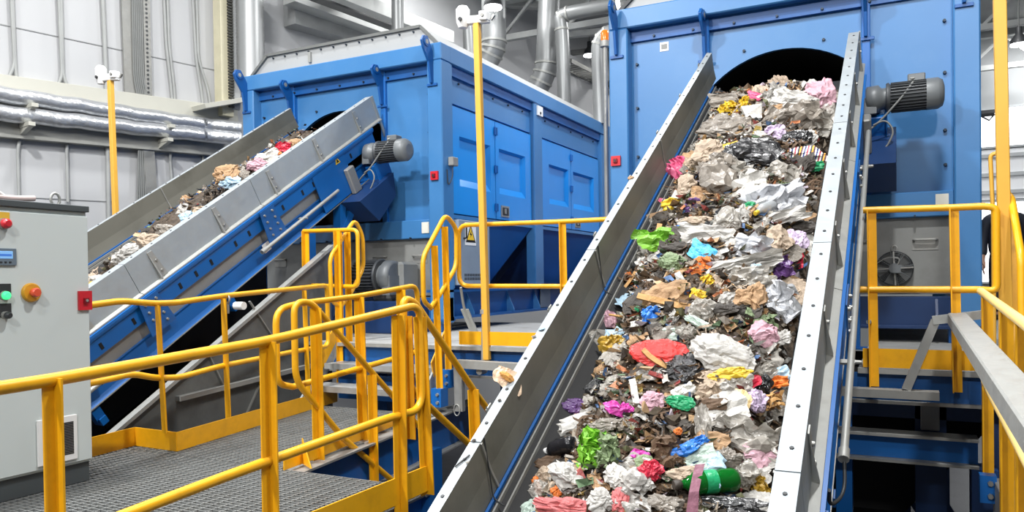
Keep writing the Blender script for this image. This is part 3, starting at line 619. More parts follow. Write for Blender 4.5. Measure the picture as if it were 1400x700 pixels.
# tension rods across the inner face of the main sidewall
for s, l in ((2.0, 'lower'), (3.62, 'middle')):
    mb = MB(); mb.tube(bend([CP3(CXM-.602, s+.05, .0), CP3(CXM-.598, s+.0, -.15), CP3(CXM-.588, s-.05, -.25), CP3(CXM-.53, s-.07, -.262)], .05), .003, 6)
    solo('hooked_wire', mb, DKGREY, 'thin bent wire on the %s sidewall joint inside the main conveyor' % l, 'wire')
# grey under-conveyor trough below the side conveyor
t = thing('spillage_trough', 'dull grey sheet spillage trough slanting under the side conveyor', 'trough', (-5.35, 4.8, ZF))
XT = -5.35
def yz(px, py): p = PX(px, py, XT); return (p.y, p.z)
a, b, c2, d = yz(128, 590), yz(425, 362), yz(425, 540), yz(128, 640)
mb = MB(); mb.prism([(XT, a[0]-.6, a[1]-.47), (XT, b[0]+.3, b[1]+.2), (XT, b[0]+.3, -1.5), (XT, a[0]-.6, -1.5)], (-.02, 0, 0)); part('trough_side', mb, mat('dull_grey_sheet', (104, 106, 104), .5, .25, .08, 2, dirt=(60, 58, 54), dirt_amt=.5), t)
mb = MB(); mb.bar((XT+.02, a[0]-.6, a[1]-.47), (XT+.02, b[0]+.3, b[1]+.2), .07, .03, (1, 0, 0)); part('trough_flange', mb, GALV, t)
mb = MB(); p, q, r = yz(340, 412), yz(378, 470), yz(330, 580); mb.bar((XT+.01, *p), (XT+.01, *q), .02, .012); mb.bar((XT+.01, *q), (XT+.01, *r), .02, .012); p, q = yz(282, 480), yz(306, 530); mb.bar((XT+.01, *p), (XT+.01, *q), .02, .012); part('trough_fold', mb, GALVD, t)
mb = MB(); p, q = yz(240, 545), yz(420, 500); mb.bar((XT+.03, *p), (XT+.03, *q), .06, .04); part('trough_stiffener', mb, GALVD, t)
mb = MB(); mb.prism([(XT-.9, a[0]-.6, a[1]-.2), (XT-.9, b[0]+.3, b[1]+.55), (XT-.9, b[0]+.3, -1.6), (XT-.9, a[0]-.6, -1.6)], (-.02, 0, 0)); part('trough_gap_shade', mb, RUBBER, t)  # black sheet put in for the dark gap under the conveyor
for y in (3.4, 4.6, 5.7): mb = MB(); mb.box(XT-.14, XT-.04, y, y+.1, ZF, -1.4); part('trough_leg', mb, BLUED, t)
mb = MB(); p = PX(322, 418, XT+.1); mb.lathe([(0, .035), (.1, .035)], p, (1, 0, 0), 14); solo('white_pipe_end', mb, PLASTW, 'short white pipe stub by the railing clamp in front of the trough', 'pipe')
# ------------------------------------------------------------------ platforms
GRATE = galv('grating_steel', (150, 152, 150), .5, .5)
def grating(poly_boxes, z, parent, dx=.034, dy=.066):
    mb = MB()
    for (x0, x1, y0, y1) in poly_boxes:
        y = y0
        while y < y1: mb.box(x0, x1, y, y+.005, z-.03, z); y += dx
        x = x0
        while x < x1: mb.box(x, x+.006, y0, y1, z-.008, z+.001); x += dy
        for a, b in ((x0, x0+.006), (x1-.006, x1)): mb.box(a, b, y0, y1, z-.03, z)
        for a, b in ((y0, y0+.006), (y1-.006, y1)): mb.box(x0, x1, a, b, z-.03, z)
    return part('grating', mb, GRATE, parent)
t = thing('grating_platform', 'grey steel grating walkway with yellow kick plates beside the grey cabinet', 'platform', (-3.5, 3.4, ZL-.3))
grating([(-5.3, -2.36, .6, 3.56), (-4.86, -3.42, 3.56, 4.4), (-4.86, -3.55, 4.4, 5.55)], ZL, t)
def toe(p, q, parent, h=.13, z=None, name='kick_plate'):
    mb = MB(); p, q = V(p), V(q); mb.bar(p+V((0, 0, h/2)), q+V((0, 0, h/2)), .008, h, (q-p).cross(V((0, 0, 1)))); return part(name, mb, YEL, parent)
def q3(px, py): return PZ(px, py, ZL)
k1, k2, k3, k4, k5 = q3(120, 626), q3(185, 609), q3(242, 617), q3(350, 583), q3(461, 549)
toe(k1, k2, t); toe(k2, k3, t); toe(k3, k4, t); toe(k4, k5, t)
toe(q3(388, 643), q3(432, 627), t, .1); toe(q3(432, 627), q3(560, 573), t, .1)
toe((-2.35, .6, ZL-.02), (-2.35, 3.62, ZL-.02), t, .14)
# side beams under the walkway
def ibeam(p, q, h=.3, w=.14, nm='platform_beam', parent=t, m=BLUED):
    p, q = V(p), V(q); mb = MB(); s = (q-p).cross(V((0, 0, 1))).normalized()
    mb.bar(p-V((0, 0, h/2)), q-V((0, 0, h/2)), .012, h, s); mb.mi = 1; mb.bar(p, q, w, .014, s); mb.bar(p-V((0, 0, h)), q-V((0, 0, h)), w, .014, s)
    return part(nm, mb, [m, GALVD], parent)
ibeam(q3(390, 646)-V((0, 0, .02)), q3(390, 646).lerp(q3(636, 549), 1.1)-V((0, 0, .02)), .32); ibeam((-2.42, .5, ZL-.05), (-2.42, 3.66, ZL-.05), .22, .1); ibeam((-3.45, 3.62, ZL-.05), (-2.36, 3.62, ZL-.05), .2, .08)
ibeam((-4.9, .5, ZL-.05), (-4.9, 5.7, ZL-.05), .22, .1)
for x, y in ((-2.45, 1.0), (-2.45, 3.55), (-4.85, 1.2), (-4.85, 5.4), (-3.5, 5.4)): mb = MB(); mb.box(x-.06, x+.06, y-.06, y+.06, ZF, ZL-.25); part('platform_column', mb, BLUED, t)
# upper deck in front of the machines
DECK = mat('worn_steel_deck', (176, 176, 172), .55, .25, .08, 3, dirt=(120, 112, 100), dirt_amt=.45, dscale=4)
t = thing('upper_deck', 'raised pale steel deck with a blue edge beam in front of the trommel with doors', 'deck', (-4.5, 6.5, ZU-.3))
mb = MB(); mb.box(-6.4, -1.86, 6.02, 9.6, ZU-.02, ZU); part('deck_plate', mb, DECK, t)
mb = MB(); mb.box(-6.4, -1.86, 6.0, 6.02, ZU-.03, ZU+.004); part('deck_nosing', mb, GALV, t)
mb = MB(); mb.box(-6.4, -1.86, 6.06, 6.08, ZU-.26, ZU-.03); mb.mi = 1; mb.box(-6.4, -1.86, 6.02, 6.14, ZU-.28, ZU-.26); part('edge_beam', mb, [BLUED, GALVD], t)
mb = MB(); mb.box(-3.58, -1.86, 6.0, 6.01, ZU+.02, ZU+.14); part('kick_plate', mb, YEL, t)
mb = MB(); mb.box(-6.3, -5.35, 6.0, 6.01, ZU+.02, ZU+.14); part('kick_plate', mb, YEL, t)
for x in (-6.2, -4.6, -3.2, -2.0): mb = MB(); mb.box(x-.07, x+.07, 6.2, 6.34, ZF, ZU-.03); part('deck_column', mb, BLUED, t)
t = thing('upper_deck', 'raised deck with a blue edge beam below the fan of the large trommel', 'deck', (.2, 6, ZU-.3))
mb = MB(); mb.box(-.26, 1.9, 5.42, 13.0, ZU-.02, ZU); mb.box(.66, 1.9, 4.6, 5.42, ZU-.02, ZU); part('deck_plate', mb, DECK, t)
mb = MB(); mb.box(-.26, .62, 5.40, 5.42, ZU-.03, ZU+.004); part('deck_nosing', mb, GALV, t)
mb = MB(); mb.box(-.3, .62, 5.45, 5.47, ZU-.2, ZU-.03); mb.mi = 1; mb.box(-.3, .62, 5.41, 5.53, ZU-.22, ZU-.2); part('edge_beam', mb, [BLUED, GALVD], t)
mb = MB(); mb.box(-.23, .5, 5.40, 5.41, ZU+.01, ZU+.13); part('kick_plate', mb, YEL, t)
for x in (.55, 1.7): mb = MB(); mb.box(x-.08, x+.08, 5.6, 5.76, ZF, ZU-.03); part('deck_column', mb, NAVY, t)
# blue girder below the deck, over the dark pit
t = thing('blue_girder', 'blue steel girder crossing the dark pit below the large trommel', 'girder', (0, 5.5, -1.3))
a, b = PY(1130, 588, 5.5), PY(1332, 606, 5.5); hh = a.z-PY(1130, 618, 5.5).z
mb = MB(); mb.box(a.x, b.x+.02, 5.5, 5.52, a.z-hh, a.z); part('girder_web', mb, BLUE2, t)
mb = MB(); mb.box(a.x, b.x+.02, 5.42, 5.6, a.z, a.z+.016); mb.box(a.x, b.x+.02, 5.42, 5.6, a.z-hh-.016, a.z-hh); part('girder_flange', mb, GALVD, t)
mb = MB(); mb.box(b.x-.02, b.x+.12, 5.42, 5.62, ZF, a.z-hh-.016); part('girder_column', mb, NAVY, t)
mb = MB(); mb.box(b.x-.32, b.x-.14, 5.7, 5.88, ZF, ZU-.25); part('girder_column', mb, NAVY, t)
mb = MB(); mb.box(a.x-.1, a.x, 5.42, 5.6, ZF, a.z); part('girder_column', mb, NAVY, t)
# machine legs and boxes down in the pit
t = thing('pit_machine', 'dark machine housing down in the pit beside the main conveyor', 'machine', (-.1, 4.9, ZF))
mb = MB(); mb.box(-.62, .12, 5.0, 5.35, ZF, -1.55); part('housing', mb, DKGREY, t, bevel=.02)
mb = MB(); mb.box(-.05, .06, 4.985, 5.0, -2.1, -1.9); part('inspection_plate', mb, BLACK, t)
for i, (x, y) in enumerate(((.0, 9.2), (.35, 9.0))):
    mb = MB(); mb.box(x-.06, x+.06, y-.06, y+.06, ZF+.18, -1.2); mb.cyl((x, y, ZF+.03), (x, y, ZF+.2), .025, n=8); mb.box(x-.14, x+.14, y-.14, y+.14, ZF, ZF+.03); mb.bar((x, y, -2.3), (x+.35, y, ZF+.3), .05, .05, (0, 1, 0))
    solo('machine_leg', mb, NAVY, ('dark blue adjustable leg standing on the wet floor under the deck' if i == 0 else 'dark blue braced leg on the floor nearer the yellow stair posts'), 'leg stand', (x, y, ZF))
mb = MB(); p = PY(1270, 560, 5.7); mb.box(p.x-.05, p.x+.06, 5.66, 5.7, p.z-.13, p.z+.13); solo('junction_box', mb, mat('grimy_grey_box', (128, 130, 132), .5), 'grey junction box hanging in shade under the deck edge', 'box', None, None, .006)
rngp = random.Random(4)
for i in range(3):
    mb = MB(); x, y = (.1, 8.6) if i == 0 else ((.3, 9.5) if i == 1 else (.15, 10.1)); c = V((x, y, ZF+.003)); N = 16
    ps = [c+V((math.cos(2*PI*k/N)*(.3+.12*rngp.random()), math.sin(2*PI*k/N)*(.16+.08*rngp.random()), 0)) for k in range(N)]; mb.prism(ps, (0, 0, .002))
    solo('water_puddle', mb, mat('water_film', (120, 124, 128), .05, 0, .02, 2), ('small water puddle nearest on the pit floor', 'water puddle in the middle of the pit floor', 'water puddle farthest back on the pit floor')[i], 'puddle')

# ------------------------------------------------------------------ railings
TR = .021
def lpost(p0, p1, w=.055, dirs=((1, 0, 0), (0, 1, 0))):
    p0, p1 = V(p0), V(p1); mb = MB(); a, b = V(dirs[0]), V(dirs[1]); t = .007
    d = (p1-p0)/2; c = (p0+p1)/2
    mb.cbox(c+a*(w/2), a*(w/2), b*t/2, d); mb.cbox(c+b*(w/2), a*t/2, b*(w/2), d); return mb
def railing(name, label, tubes, posts, group='yellow tubular railings', w=.05, dirs=((1, 0, 0), (0, -1, 0)), m=YEL, cat='railing', r=TR):
    base = min((p[0] for p in posts), key=lambda p: p[2]) if posts else tubes[0][1][0]
    t = thing(name, label, cat, V(base), group)
    for nm, pts, rr in tubes: mb = MB(); mb.tube(bend(pts, rr, 6), r, 12); part(nm, mb, m, t)
    for p in posts:
        part('post', lpost(p[0], p[1], p[2] if len(p) > 2 else w, dirs), m, t)
    return t
X = -2.35
fx = lambda x, y: PX(x, y, X)
zt = lambda y: fx(575, 443).z
railing('yellow_railing', 'nearest yellow railing along the grating platform edge, crossing the grey cabinet',
    [('handrail', [fx(-120, 549), fx(75, 519), fx(367, 466), fx(490, 436.5), fx(575, 416), fx(577, 560), fx(532, 571), fx(300, 654.5), fx(75, 741), fx(-60, 800)], .11)],
    [(V((X+.0, fx(75, 520).y, ZL-.1)), fx(74, 517), .038), (V((X, fx(366, 470).y, ZL-.1)), fx(366, 467), .045), (V((X, fx(543, 430).y, ZL-.1)), fx(543, 431), .048), (V((X-.01, 3.58, ZL-.04)), V((X-.01, 3.53, fx(583, 432).z)))])
X2 = -2.44; f2 = lambda x, y: PX(x, y, X2)
railing('yellow_railing', 'sloping yellow stair railing descending beside the main conveyor sidewall',
    [('handrail', [f2(556, 560), f2(551, 408), f2(566, 412), f2(650, 537), f2(705, 612)], .09), ('mid_rail', [f2(556, 500), f2(562, 533), f2(640, 606), f2(690, 655)], .06)],
    [(f2(558, 600), f2(553, 432)), (f2(650, 640), f2(645, 532))])
X3 = -3.40; f3 = lambda x, y: PX(x, y, X3)
railing('yellow_railing', 'sloping yellow stair railing with a looped end descending below the grating platform',
    [('handrail', [f3(470, 600), f3(404, 520), f3(402, 414), f3(424, 412), f3(540, 545), f3(575, 586)], .09), ('mid_rail', [f3(470, 600), f3(540, 660)], .05)],
    [(V((X3, f3(432, 420).y, ZL-.05)), f3(431, 421)), (f3(511, 665), f3(508, 512), .045)])
part('foot_gusset', MB().prism([(X3+.02, 3.72, ZL), (X3+.16, 3.64, ZL), (X3+.02, 3.72, ZL+.16)], (0, .01, 0)), YEL, bpy.data.objects[[o.name for o in COL.objects if o.name.startswith('yellow_railing')][-1]])
# rail along the far side of the walkway, in front of the side conveyor
XR_ = lambda x, y: PP(x, y, (-4.5, 3.6, 0), (.98, .17, 0))
fr = XR_
railing('yellow_railing', 'wavy yellow railing along the far kick plates in front of the side conveyor',
    [('handrail', [fr(60, 422), fr(118, 418), fr(165, 411.5), fr(212, 415), fr(240, 414), fr(302, 405), fr(447, 390), fr(449, 473), fr(400, 481), fr(300, 501), fr(245, 516), fr(215, 517), fr(180, 511), fr(125, 524), fr(60, 533)], .07)],
    [(fr(222, 592), fr(212, 417), .04), (fr(309, 577), fr(302, 408)), (fr(419, 545), fr(413, 397))], dirs=((1, 0, 0), (0, 1, 0)))
mb = MB(); p = fr(310, 409); mb.tube([p+V((math.cos(a)*.03, 0, math.sin(a)*.03)) for a in [2*PI*k/12 for k in range(12)]], .008, 6, True); mb.bar(p-V((0, 0, .03)), p-V((0, 0, .11)), .03, .02); solo('pipe_clamp', mb, GALV, 'silver pipe clamp on the wavy yellow railing', 'clamp')
# rail between the walkway and the stairwell
X5 = -3.52; f5 = lambda x, y: PX(x, y, X5)
railing('yellow_railing', 'yellow railing with rounded ends between the walkway and the lower stairwell',
    [('handrail', [f5(400, 529), f5(379, 525), f5(377, 424), f5(405, 415.5), f5(490, 405), f5(570, 390), f5(574, 480), f5(540, 490), f5(440, 518), f5(400, 529)], .1)],
    [(V((X5, f5(496, 590).y, ZL-.06)), f5(490, 406)), (V((X5, f5(550, 480).y, ZL-.06)), f5(547, 396))])
# stairs up to the deck
t = thing('deck_stairs', 'short grey stairs rising from the grating walkway to the deck', 'stairs', (-4.2, 5.7, ZL))
for i, (y0, z) in enumerate(((5.54, -.96), (5.78, -.78))):
    mb = MB(); mb.box(-4.95, -3.72, y0, y0+.26, z-.03, z); mb.box(-4.95, -3.72, y0-.004, y0, z-.05, z+.004); part('tread', mb, galv('tread_plate', (172, 174, 172), .45, .5), t)
for x in (-4.98, -3.70):
    mb = MB(); mb.prism([(x, 5.42, ZL), (x, 5.62, ZL), (x, 6.06, ZU-.06), (x, 6.06, ZU+.02), (x, 5.98, ZU+.02)], (-.02, 0, 0)); part('stringer', mb, GALVB, t)
    mb = MB(); mb.prism([(x+.004, 5.72, -.72), (x+.004, 5.98, -.42), (x+.004, 5.98, -.6), (x+.004, 5.76, -.86)], (-.012, 0, 0)); part('stringer_guard', mb, YEL, t)
mb = MB(); mb.box(-4.95, -3.75, 5.98, 5.99, ZL, ZU-.3); part('riser_plate', mb, BLUED, t)
X6 = -3.62; f6 = lambda x, y: PX(x, y, X6)
tr = railing('yellow_railing', 'looped yellow handrail on the stair side nearest the tall pole',
    [('handrail', [f6(588, 420), f6(579, 412), f6(578, 352), f6(609, 293), f6(624, 312), f6(624, 364), f6(602, 402), f6(588, 422)], .08)], [(f6(601, 545), f6(593, 336), .04), (f6(613, 520), f6(607, 310), .04)])
for x, y in ((601, 546), (613, 520)):
    p = f6(x, y); mb = MB(); mb.box(p.x-.05, p.x+.05, p.y-.06, p.y+.06, p.z-.06, p.z+.1); br = part('foot_bracket', mb, BLUE2, tr)
    mb = MB(); mb.bolt((p.x+.02, p.y-.06, p.z+.05), (0, -1, 0), .016, .02); mb.bolt((p.x+.02, p.y-.06, p.z-.02), (0, -1, 0), .016, .02); part('bracket_bolt', mb, BOLT, br)
X7 = -4.98; f7 = lambda x, y: PX(x, y, X7)
railing('yellow_railing', 'looped yellow handrail on the stair side nearest the side conveyor',
    [('handrail', [f7(465, 419), f7(453, 412), f7(451, 352), f7(485, 300), f7(496, 322), f7(497, 366), f7(478, 404), f7(465, 420)], .08)], [(f7(465, 530), f7(460, 316), .045), (f7(478, 500), f7(474, 316), .045)])
# deck railings
g = lambda x, y: PY(x, y, 6.08)
railing('yellow_railing', 'yellow deck railing between the side conveyor and the staircase',
    [('handrail', [g(415, 316), g(489, 314), g(490, 392), g(418, 390)], .07)], [(V((g(417, 320).x, 6.08, ZU-.06)), g(417, 316)), (V((g(462, 320).x, 6.08, ZU-.06)), g(462, 316))])
railing('yellow_railing', 'yellow deck railing in front of the trommel side doors',
    [('handrail', [g(850, 299), g(768, 303), g(627, 308), g(628, 391), g(770, 391.5), g(850, 392)], .1)], [(V((g(769, 320).x, 6.08, ZU-.06)), g(767, 304), .045), (V((g(664, 320).x, 6.03, ZU-.18)), g(660, 306), .045)])
g = lambda x, y: PY(x, y, 5.37)
railing('yellow_railing', 'yellow deck railing below the large trommel with a rounded corner by the windows',
    [('handrail', [g(1180, 287.5), g(1300, 284), g(1345, 282), g(1362, 284), g(1363, 398), g(1340, 396), g(1175, 396)], .1)], [(g(1190, 528), g(1186, 288)), (g(1303, 536), g(1298, 286))])
part('clamp_bolt', MB().bolt(g(1188, 440), (0, -1, 0), .018, .03), BOLT, bpy.data.objects['yellow_railing.008']) if 'yellow_railing.008' in bpy.data.objects else None
# walkway rail at the far side of the pit
X8 = .40; f8 = lambda x, y: PX(x, y, X8)
PALE = mat('sunlit_pale_yellow_paint', (238, 205, 130), .4, 0, .05, 6)  # sunlight on the tubes is put into this pale yellow
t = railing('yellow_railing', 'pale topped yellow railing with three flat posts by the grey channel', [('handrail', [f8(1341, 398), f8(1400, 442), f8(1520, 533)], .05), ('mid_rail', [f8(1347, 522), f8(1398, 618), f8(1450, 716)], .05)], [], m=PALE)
for x0, y0, x1, y1 in ((1354, 690, 1342, 404), (1374, 700, 1366, 420), (1400, 690, 1387, 438)):
    a, b = f8(x0, y0), f8(x1, y1); part('post', lpost((X8, b.y, ZL-.1), (X8, b.y, b.z), .055, ((1, 0, 0), (0, -1, 0))), YEL, t)
p = f8(1352, 680); mb = MB(); mb.box(X8-.03, X8+.05, 4.92, 5.0, ZL-.12, ZL+.03); part('foot_bracket', mb, BLUE2, t)
mb = MB(); mb.bolt((X8+.02, 4.92, ZL-.01), (0, -1, 0), .016, .02); mb.bolt((X8+.02, 4.92, ZL-.08), (0, -1, 0), .016, .02); part('bracket_bolt', mb, BOLT, t)
t = thing('grating_platform', 'grey grating strip by the pale topped railing', 'platform', (.9, 3.5, ZL-.2)); grating([(.46, 1.5, 2.6, 5.0)], ZL, t); mb = MB(); mb.box(.44, .47, 2.6, 5.02, ZL-.22, ZL+.0); part('edge_channel', mb, GALV, t)
# corner stair rail by the windows
X9 = .585; f9 = lambda x, y: PX(x, y, X9)
railing('yellow_railing', 'steep yellow stair handrail beside the person in the dark jacket', [('handrail', [f9(1375, 262), f9(1383, 272), f9(1396, 350), f9(1399, 520)], .06)], [(f9(1378, 560), f9(1372, 280), .07)])
# galvanised channel frame over the pit edge
t = thing('channel_frame', 'galvanised channel frame with a sloping arm over the pit edge', 'frame', PY(1240, 530, 5.3))
g = lambda x, y, Y=5.28: PY(x, y, Y)
mb = MB(); mb.bar(g(1239, 532), g(1279, 438), .05, .05); part('slanted_brace', mb, GALVD, t)
mb = MB(); mb.bar(g(1275, 438), g(1352, 429), .06, .05, (0, 1, 0)); part('cross_bar', mb, GALV, t)
a = g(1309, 436, 5.24); b = PX(1420, 582, .34); b = V((.3, 3.3, a.z-.12)); b = PX(1403, 560, a.x+.0)
mb = MB(); mb.bar(a, a+(b-a)*1.5, .1, .07); part('channel_arm', mb, GALV, t, bevel=.006)
mb = MB(); mb.bar(g(1142, 534), g(1284, 541), .1, .05, (0, 1, 0)); part('ledge_bar', mb, GALVD, t)
mb = MB(); mb.bar(g(1316, 470), g(1316, 436), .03, .03); part('hanger_bracket', mb, GALVD, t)
# support frame left of the main conveyor
t = thing('support_frame', 'galvanised angle support frame below the deck beside the main conveyor', 'frame', PY(630, 560, 5.9))
g = lambda x, y, Y=5.85: PY(x, y, Y)
mb = MB(); mb.bar(g(624, 497), g(725, 503), .09, .07, (0, 1, 0)); part('ledge_bar', mb, GALV, t)
mb = MB(); mb.bar(g(627, 500), g(629, 562), .08, .05); part('upright', mb, GALVD, t)
mb = MB(); p = g(627, 560); mb.tube([p+V((math.cos(a)*.03, -.03, math.sin(a)*.05)) for a in [2*PI*k/14 for k in range(14)]], .006, 6, True); part('hook_ring', mb, GALV, t)
mb = MB(); p = g(655, 508); mb.cyl(p, p+V((0, .1, 0)), .03, n=12); part('pipe_end', mb, GALV, t)
mb = MB(); a, b = g(662, 395, 6.0), g(661, 492, 6.0); mb.tube([a, b], .022, 10); c = g(661, 426, 6.0); mb.cyl(c-V((0, 0, .02)), c+V((0, 0, .02)), .032, n=10)
solo('grey_conduit_pipe', mb, GALV, 'vertical grey conduit with a dark clip in front of the yellow kick plate', 'pipe')
mb = MB(); a, b, c = PY(630, 393, 6.6), PY(634, 420, 6.7), PY(645, 446, 6.8); mb.tube(bend([a, b, c], .05), .014, 8); d = (c-b).normalized(); s = V((1, 0, 0)); mb.mi = 1; mb.cbox(c-d*.06, d*.14, s*.045, d.cross(s)*.006)
solo('scraper_shovel', mb, [GALVD, GALV], 'flat steel scraper leaning at the foot of the trommel corner', 'shovel')
# tall poles with cameras
def pole(label, a, b, w, head, hl):
    mb = MB(); mb.bar(a, b, w, w, (1, 0, 0)); solo('yellow_pole', mb, YELP, label, 'pole', None, 'tall yellow poles', .004)
    if head:
        k = w/.07; t = thing('security_camera', hl, 'camera', b, 'security cameras on yellow poles'); r = V((1, .25, 0)).normalized()
        mb = MB(); mb.cbox(b+V((0, 0, .03)), r*.14*k, V((0, .03, 0)), V((0, 0, .035))); part('mount_arm', mb, PLASTW, t, bevel=.006)
        mb = MB(); mb.lathe([(0, .05*k), (.05, .075*k), (.16, .08*k), (.19, .05*k)], b-r*.16*k-V((0, 0, .03)), (0, 0, 1), 18); part('camera_dome', mb, PLASTW, t)
        mb = MB(); q = b-r*.16*k+V((.01, -.075*k, .03)); mb.cyl(q, q+V((0, -.015, 0)), .022*k, n=12); part('lens', mb, DKGREY, t)
        mb = MB(); mb.cbox(b+r*.1*k+V((0, -.02, .05)), r*.045*k, V((0, .05*k, 0)), V((0, 0, .05*k))); part('lamp_box', mb, PLASTW, t, bevel=.006)
        mb = MB(); q = b+r*.1*k+V((0, -.05*k-.02, .05)); mb.cyl(q, q+V((0, -.012, 0)), .02*k, n=10); mb.bar(b+r*.16*k+V((0, 0, .02)), b+r*.2*k+V((0, 0, .06)), .02, .02); part('lamp_lens', mb, GALVD, t)
pole('tall yellow pole topped by a camera in front of the trommel doors', PY(666, 492, 6.0), PY(652, 32, 6.0), .056, True, 'white security camera on the tall pole by the trommel doors')
pole('slim yellow pole topped by a camera behind the side conveyor', PX(160, 340, -7.4), PX(151, 110, -7.4), .05, True, 'white security camera on the pole in front of the foil pipes')
pole('tall yellow pole taller than the trommel beside the windows', V((PY(1376, 400, 5.45).x, 5.45, ZU)), PY(1365.5, -60, 5.45), .066, False, '')
mb = MB(); a = PY(1358, 300, 7.2); b = PY(1358, 212, 7.2); mb.tube(bend([V((a.x, a.y, ZU)), a, b+V((-.02, 0, 0)), b+V((.03, 0, .02)), b+V((.05, 0, -.2))], .03), .016, 8); solo('bent_yellow_tube', mb, YELP, 'thin hooked yellow tube behind the tall pole by the windows', 'tube')
# amber beacon
c = PY(827, 62, 9.0); t = thing('warning_beacon', 'amber warning beacon beside the large trommel corner', 'beacon', c)
mb = MB(); mb.cyl(c-V((0, 0, .02)), c+V((0, 0, .05)), .06, n=18); part('beacon_base', mb, GALV, t)
mb = MB(); mb.lathe([(0, .05), (.1, .05), (.13, .035)], c+V((0, 0, .05)), (0, 0, 1), 18); part('beacon_lens', mb, mat('amber_lens', (236, 130, 40), .2, 0, .05, 6), t)
mb = MB(); mb.tube([c-V((0, 0, .02)), V((c.x, c.y, ZU))], .03, 10); part('beacon_stem', mb, GALVD, t)
mb = MB(); p = PY(1348, 155, 7.9); mb.cbox(p, V((.06, 0, 0)), V((0, .08, 0)), V((0, 0, .015))); mb.tube([p+V((-.05, -.04, -.02)), p+V((.02, -.04, -.07)), p+V((.06, -.04, -.02))], .008, 6); solo('lifting_eye', mb, DKGREY, 'small dark hooked eye on the large trommel edge against the windows', 'eye')
# dark block and sheet added to blacken the pit under the large trommel
t = thing('pit_dark_block', 'added black block darkening the pit under the large trommel deck', 'shade block', (-.5, 6.6, ZF+1.5))
mb = MB(); mb.hexa([(-1.3, 6.15, ZF+1.5), (.0, 6.15, ZF+1.5), (.0, 8.4, ZF+1.5), (-1.3, 8.4, ZF+1.5), (-1.7, 5.75, ZU-.25), (.6, 5.75, ZU-.25), (.6, 9.4, ZU-.25), (-1.7, 9.4, ZU-.25)]); part('dark_block_body', mb, BLACK, t)
mb = MB(); mb.box(-1.75, .65, 5.7, 5.76, ZU-.35, ZU-.25); part('dark_block_flange', mb, NAVY, t)
t = thing('pit_dark_sheet', 'added dark sheet blackening the pit behind the blue girder', 'panel', (-.6, 8.6, ZF))
mb = MB(); mb.box(-2.2, .0, 8.6, 8.64, ZF, -1.0); part('panel_sheet', mb, BLACK, t)  # added sheet, stands in for the darkness of the pit
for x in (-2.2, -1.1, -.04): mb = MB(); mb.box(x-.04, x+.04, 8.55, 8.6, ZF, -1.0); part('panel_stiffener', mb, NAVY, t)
# ------------------------------------------------------------------ control cabinet
a = PZ(128, 657, ZL); XC = a.x; YC = a.y; ZC1 = ZL+1.60
t = thing('control_cabinet', 'large pale grey control cabinet on a dark plinth standing on the grating', 'cabinet', (XC-.3, YC-.8, ZL))
CAB = mat('cabinet_light_grey', (200, 208, 206), .42, 0, .015, 1.2)
YC0 = YC-1.75; DK = mat('cabinet_trim_grey', (70, 76, 78), .5)
mb = MB(); mb.box(XC-.5, XC-.02, YC0, YC, ZL+.115, ZC1-.035); part('cabinet_body', mb, CAB, t, bevel=.004)
mb = MB(); mb.box(XC-.02, XC, YC0+.01, YC-.004, ZL+.13, ZC1-.06); part('cabinet_door', mb, CAB, t, bevel=.004)
mb = MB(); mb.box(XC-.5, XC-.03, YC0, YC-.004, ZL, ZL+.115); mb.box(XC-.03, XC-.024, YC-.16, YC-.155, ZL, ZL+.11); part('plinth', mb, DK, t, bevel=.003)
mb = MB(); mb.box(XC-.51, XC+.005, YC0, YC+.005, ZC1-.035, ZC1); part('top_cover', mb, DK, t, bevel=.003)
fc = lambda x, y: PX(x, y, XC+.001)
def cb(name, x0, y0, x1, y1, d, m, parent=t, label=None, bv=.002):   # a block on the door face between two picture points
    p, q = fc(x0, y0), fc(x1, y1); mb = MB(); mb.box(XC-.002, XC+d, min(p.y, q.y), max(p.y, q.y), min(p.z, q.z), max(p.z, q.z)); return part(name, mb, m, parent, label, bv)
s = cb('display', -14, 339, 21.5, 363, .012, mat('bezel_blue_grey', (104, 118, 130), .4))
p = cb('display_glass', -9, 343, 16, 354, .014, emit('lcd_blue', (120, 170, 220), .5), s)
p = cb('display_text_bar', -9, 347, 14, 350.5, .0145, emit('lcd_dark_blue', (60, 110, 190), .5), s, None, 0)
for k in range(4): cb('display_key', -8+k*6.2, 357.5, -5+k*6.2, 359.5, .015, DKGREY, s, None, 0)
def knob(name, x, y, r, d, m, lab, plate=None, hand=None):
    c = fc(x, y); mb = MB()
    if plate: mb.box(XC-.002, XC+.004, c.y-.035, c.y+.035, c.z-.01, c.z+.062); k = part('legend_plate', mb, plate, t)
    mb = MB(); mb.cyl((XC, c.y, c.z), (XC+d*.5, c.y, c.z), r*1.15, n=18); o = part(name, mb, GALV if not hand else hand, t)
    mb = MB(); mb.lathe([(0, r*.7), (d*.3, r), (d*.7, r), (d, r*.6)], (XC+d*.4, c.y, c.z), (1, 0, 0), 18); part('button_cap', mb, m, o, lab)
knob('push_button', 3.5, 306, .026, .04, RED, 'red mushroom button', mat('legend_yellow', (214, 176, 60), .5))
knob('push_button', 5.5, 404, .022, .025, emit('green_lamp', (60, 220, 130), 1.6), 'lit green button', DKGREY)
knob('selector_switch', 6, 431, .018, .04, DKGREY, None, DKGREY)
c = fc(42, 400); mb = MB(); mb.lathe([(0, .052), (.012, .052), (.02, .046)], (XC, c.y, c.z), (1, 0, 0), 24); o = part('emergency_stop', mb, mat('amber_plastic', (206, 150, 40), .35), t)
mb = MB(); mb.lathe([(0, .018), (.02, .024), (.035, .026), (.045, .02)], (XC+.018, c.y, c.z), (1, 0, 0), 20); part('stop_button', mb, mat('red_orange_button', (216, 84, 56), .35), o)
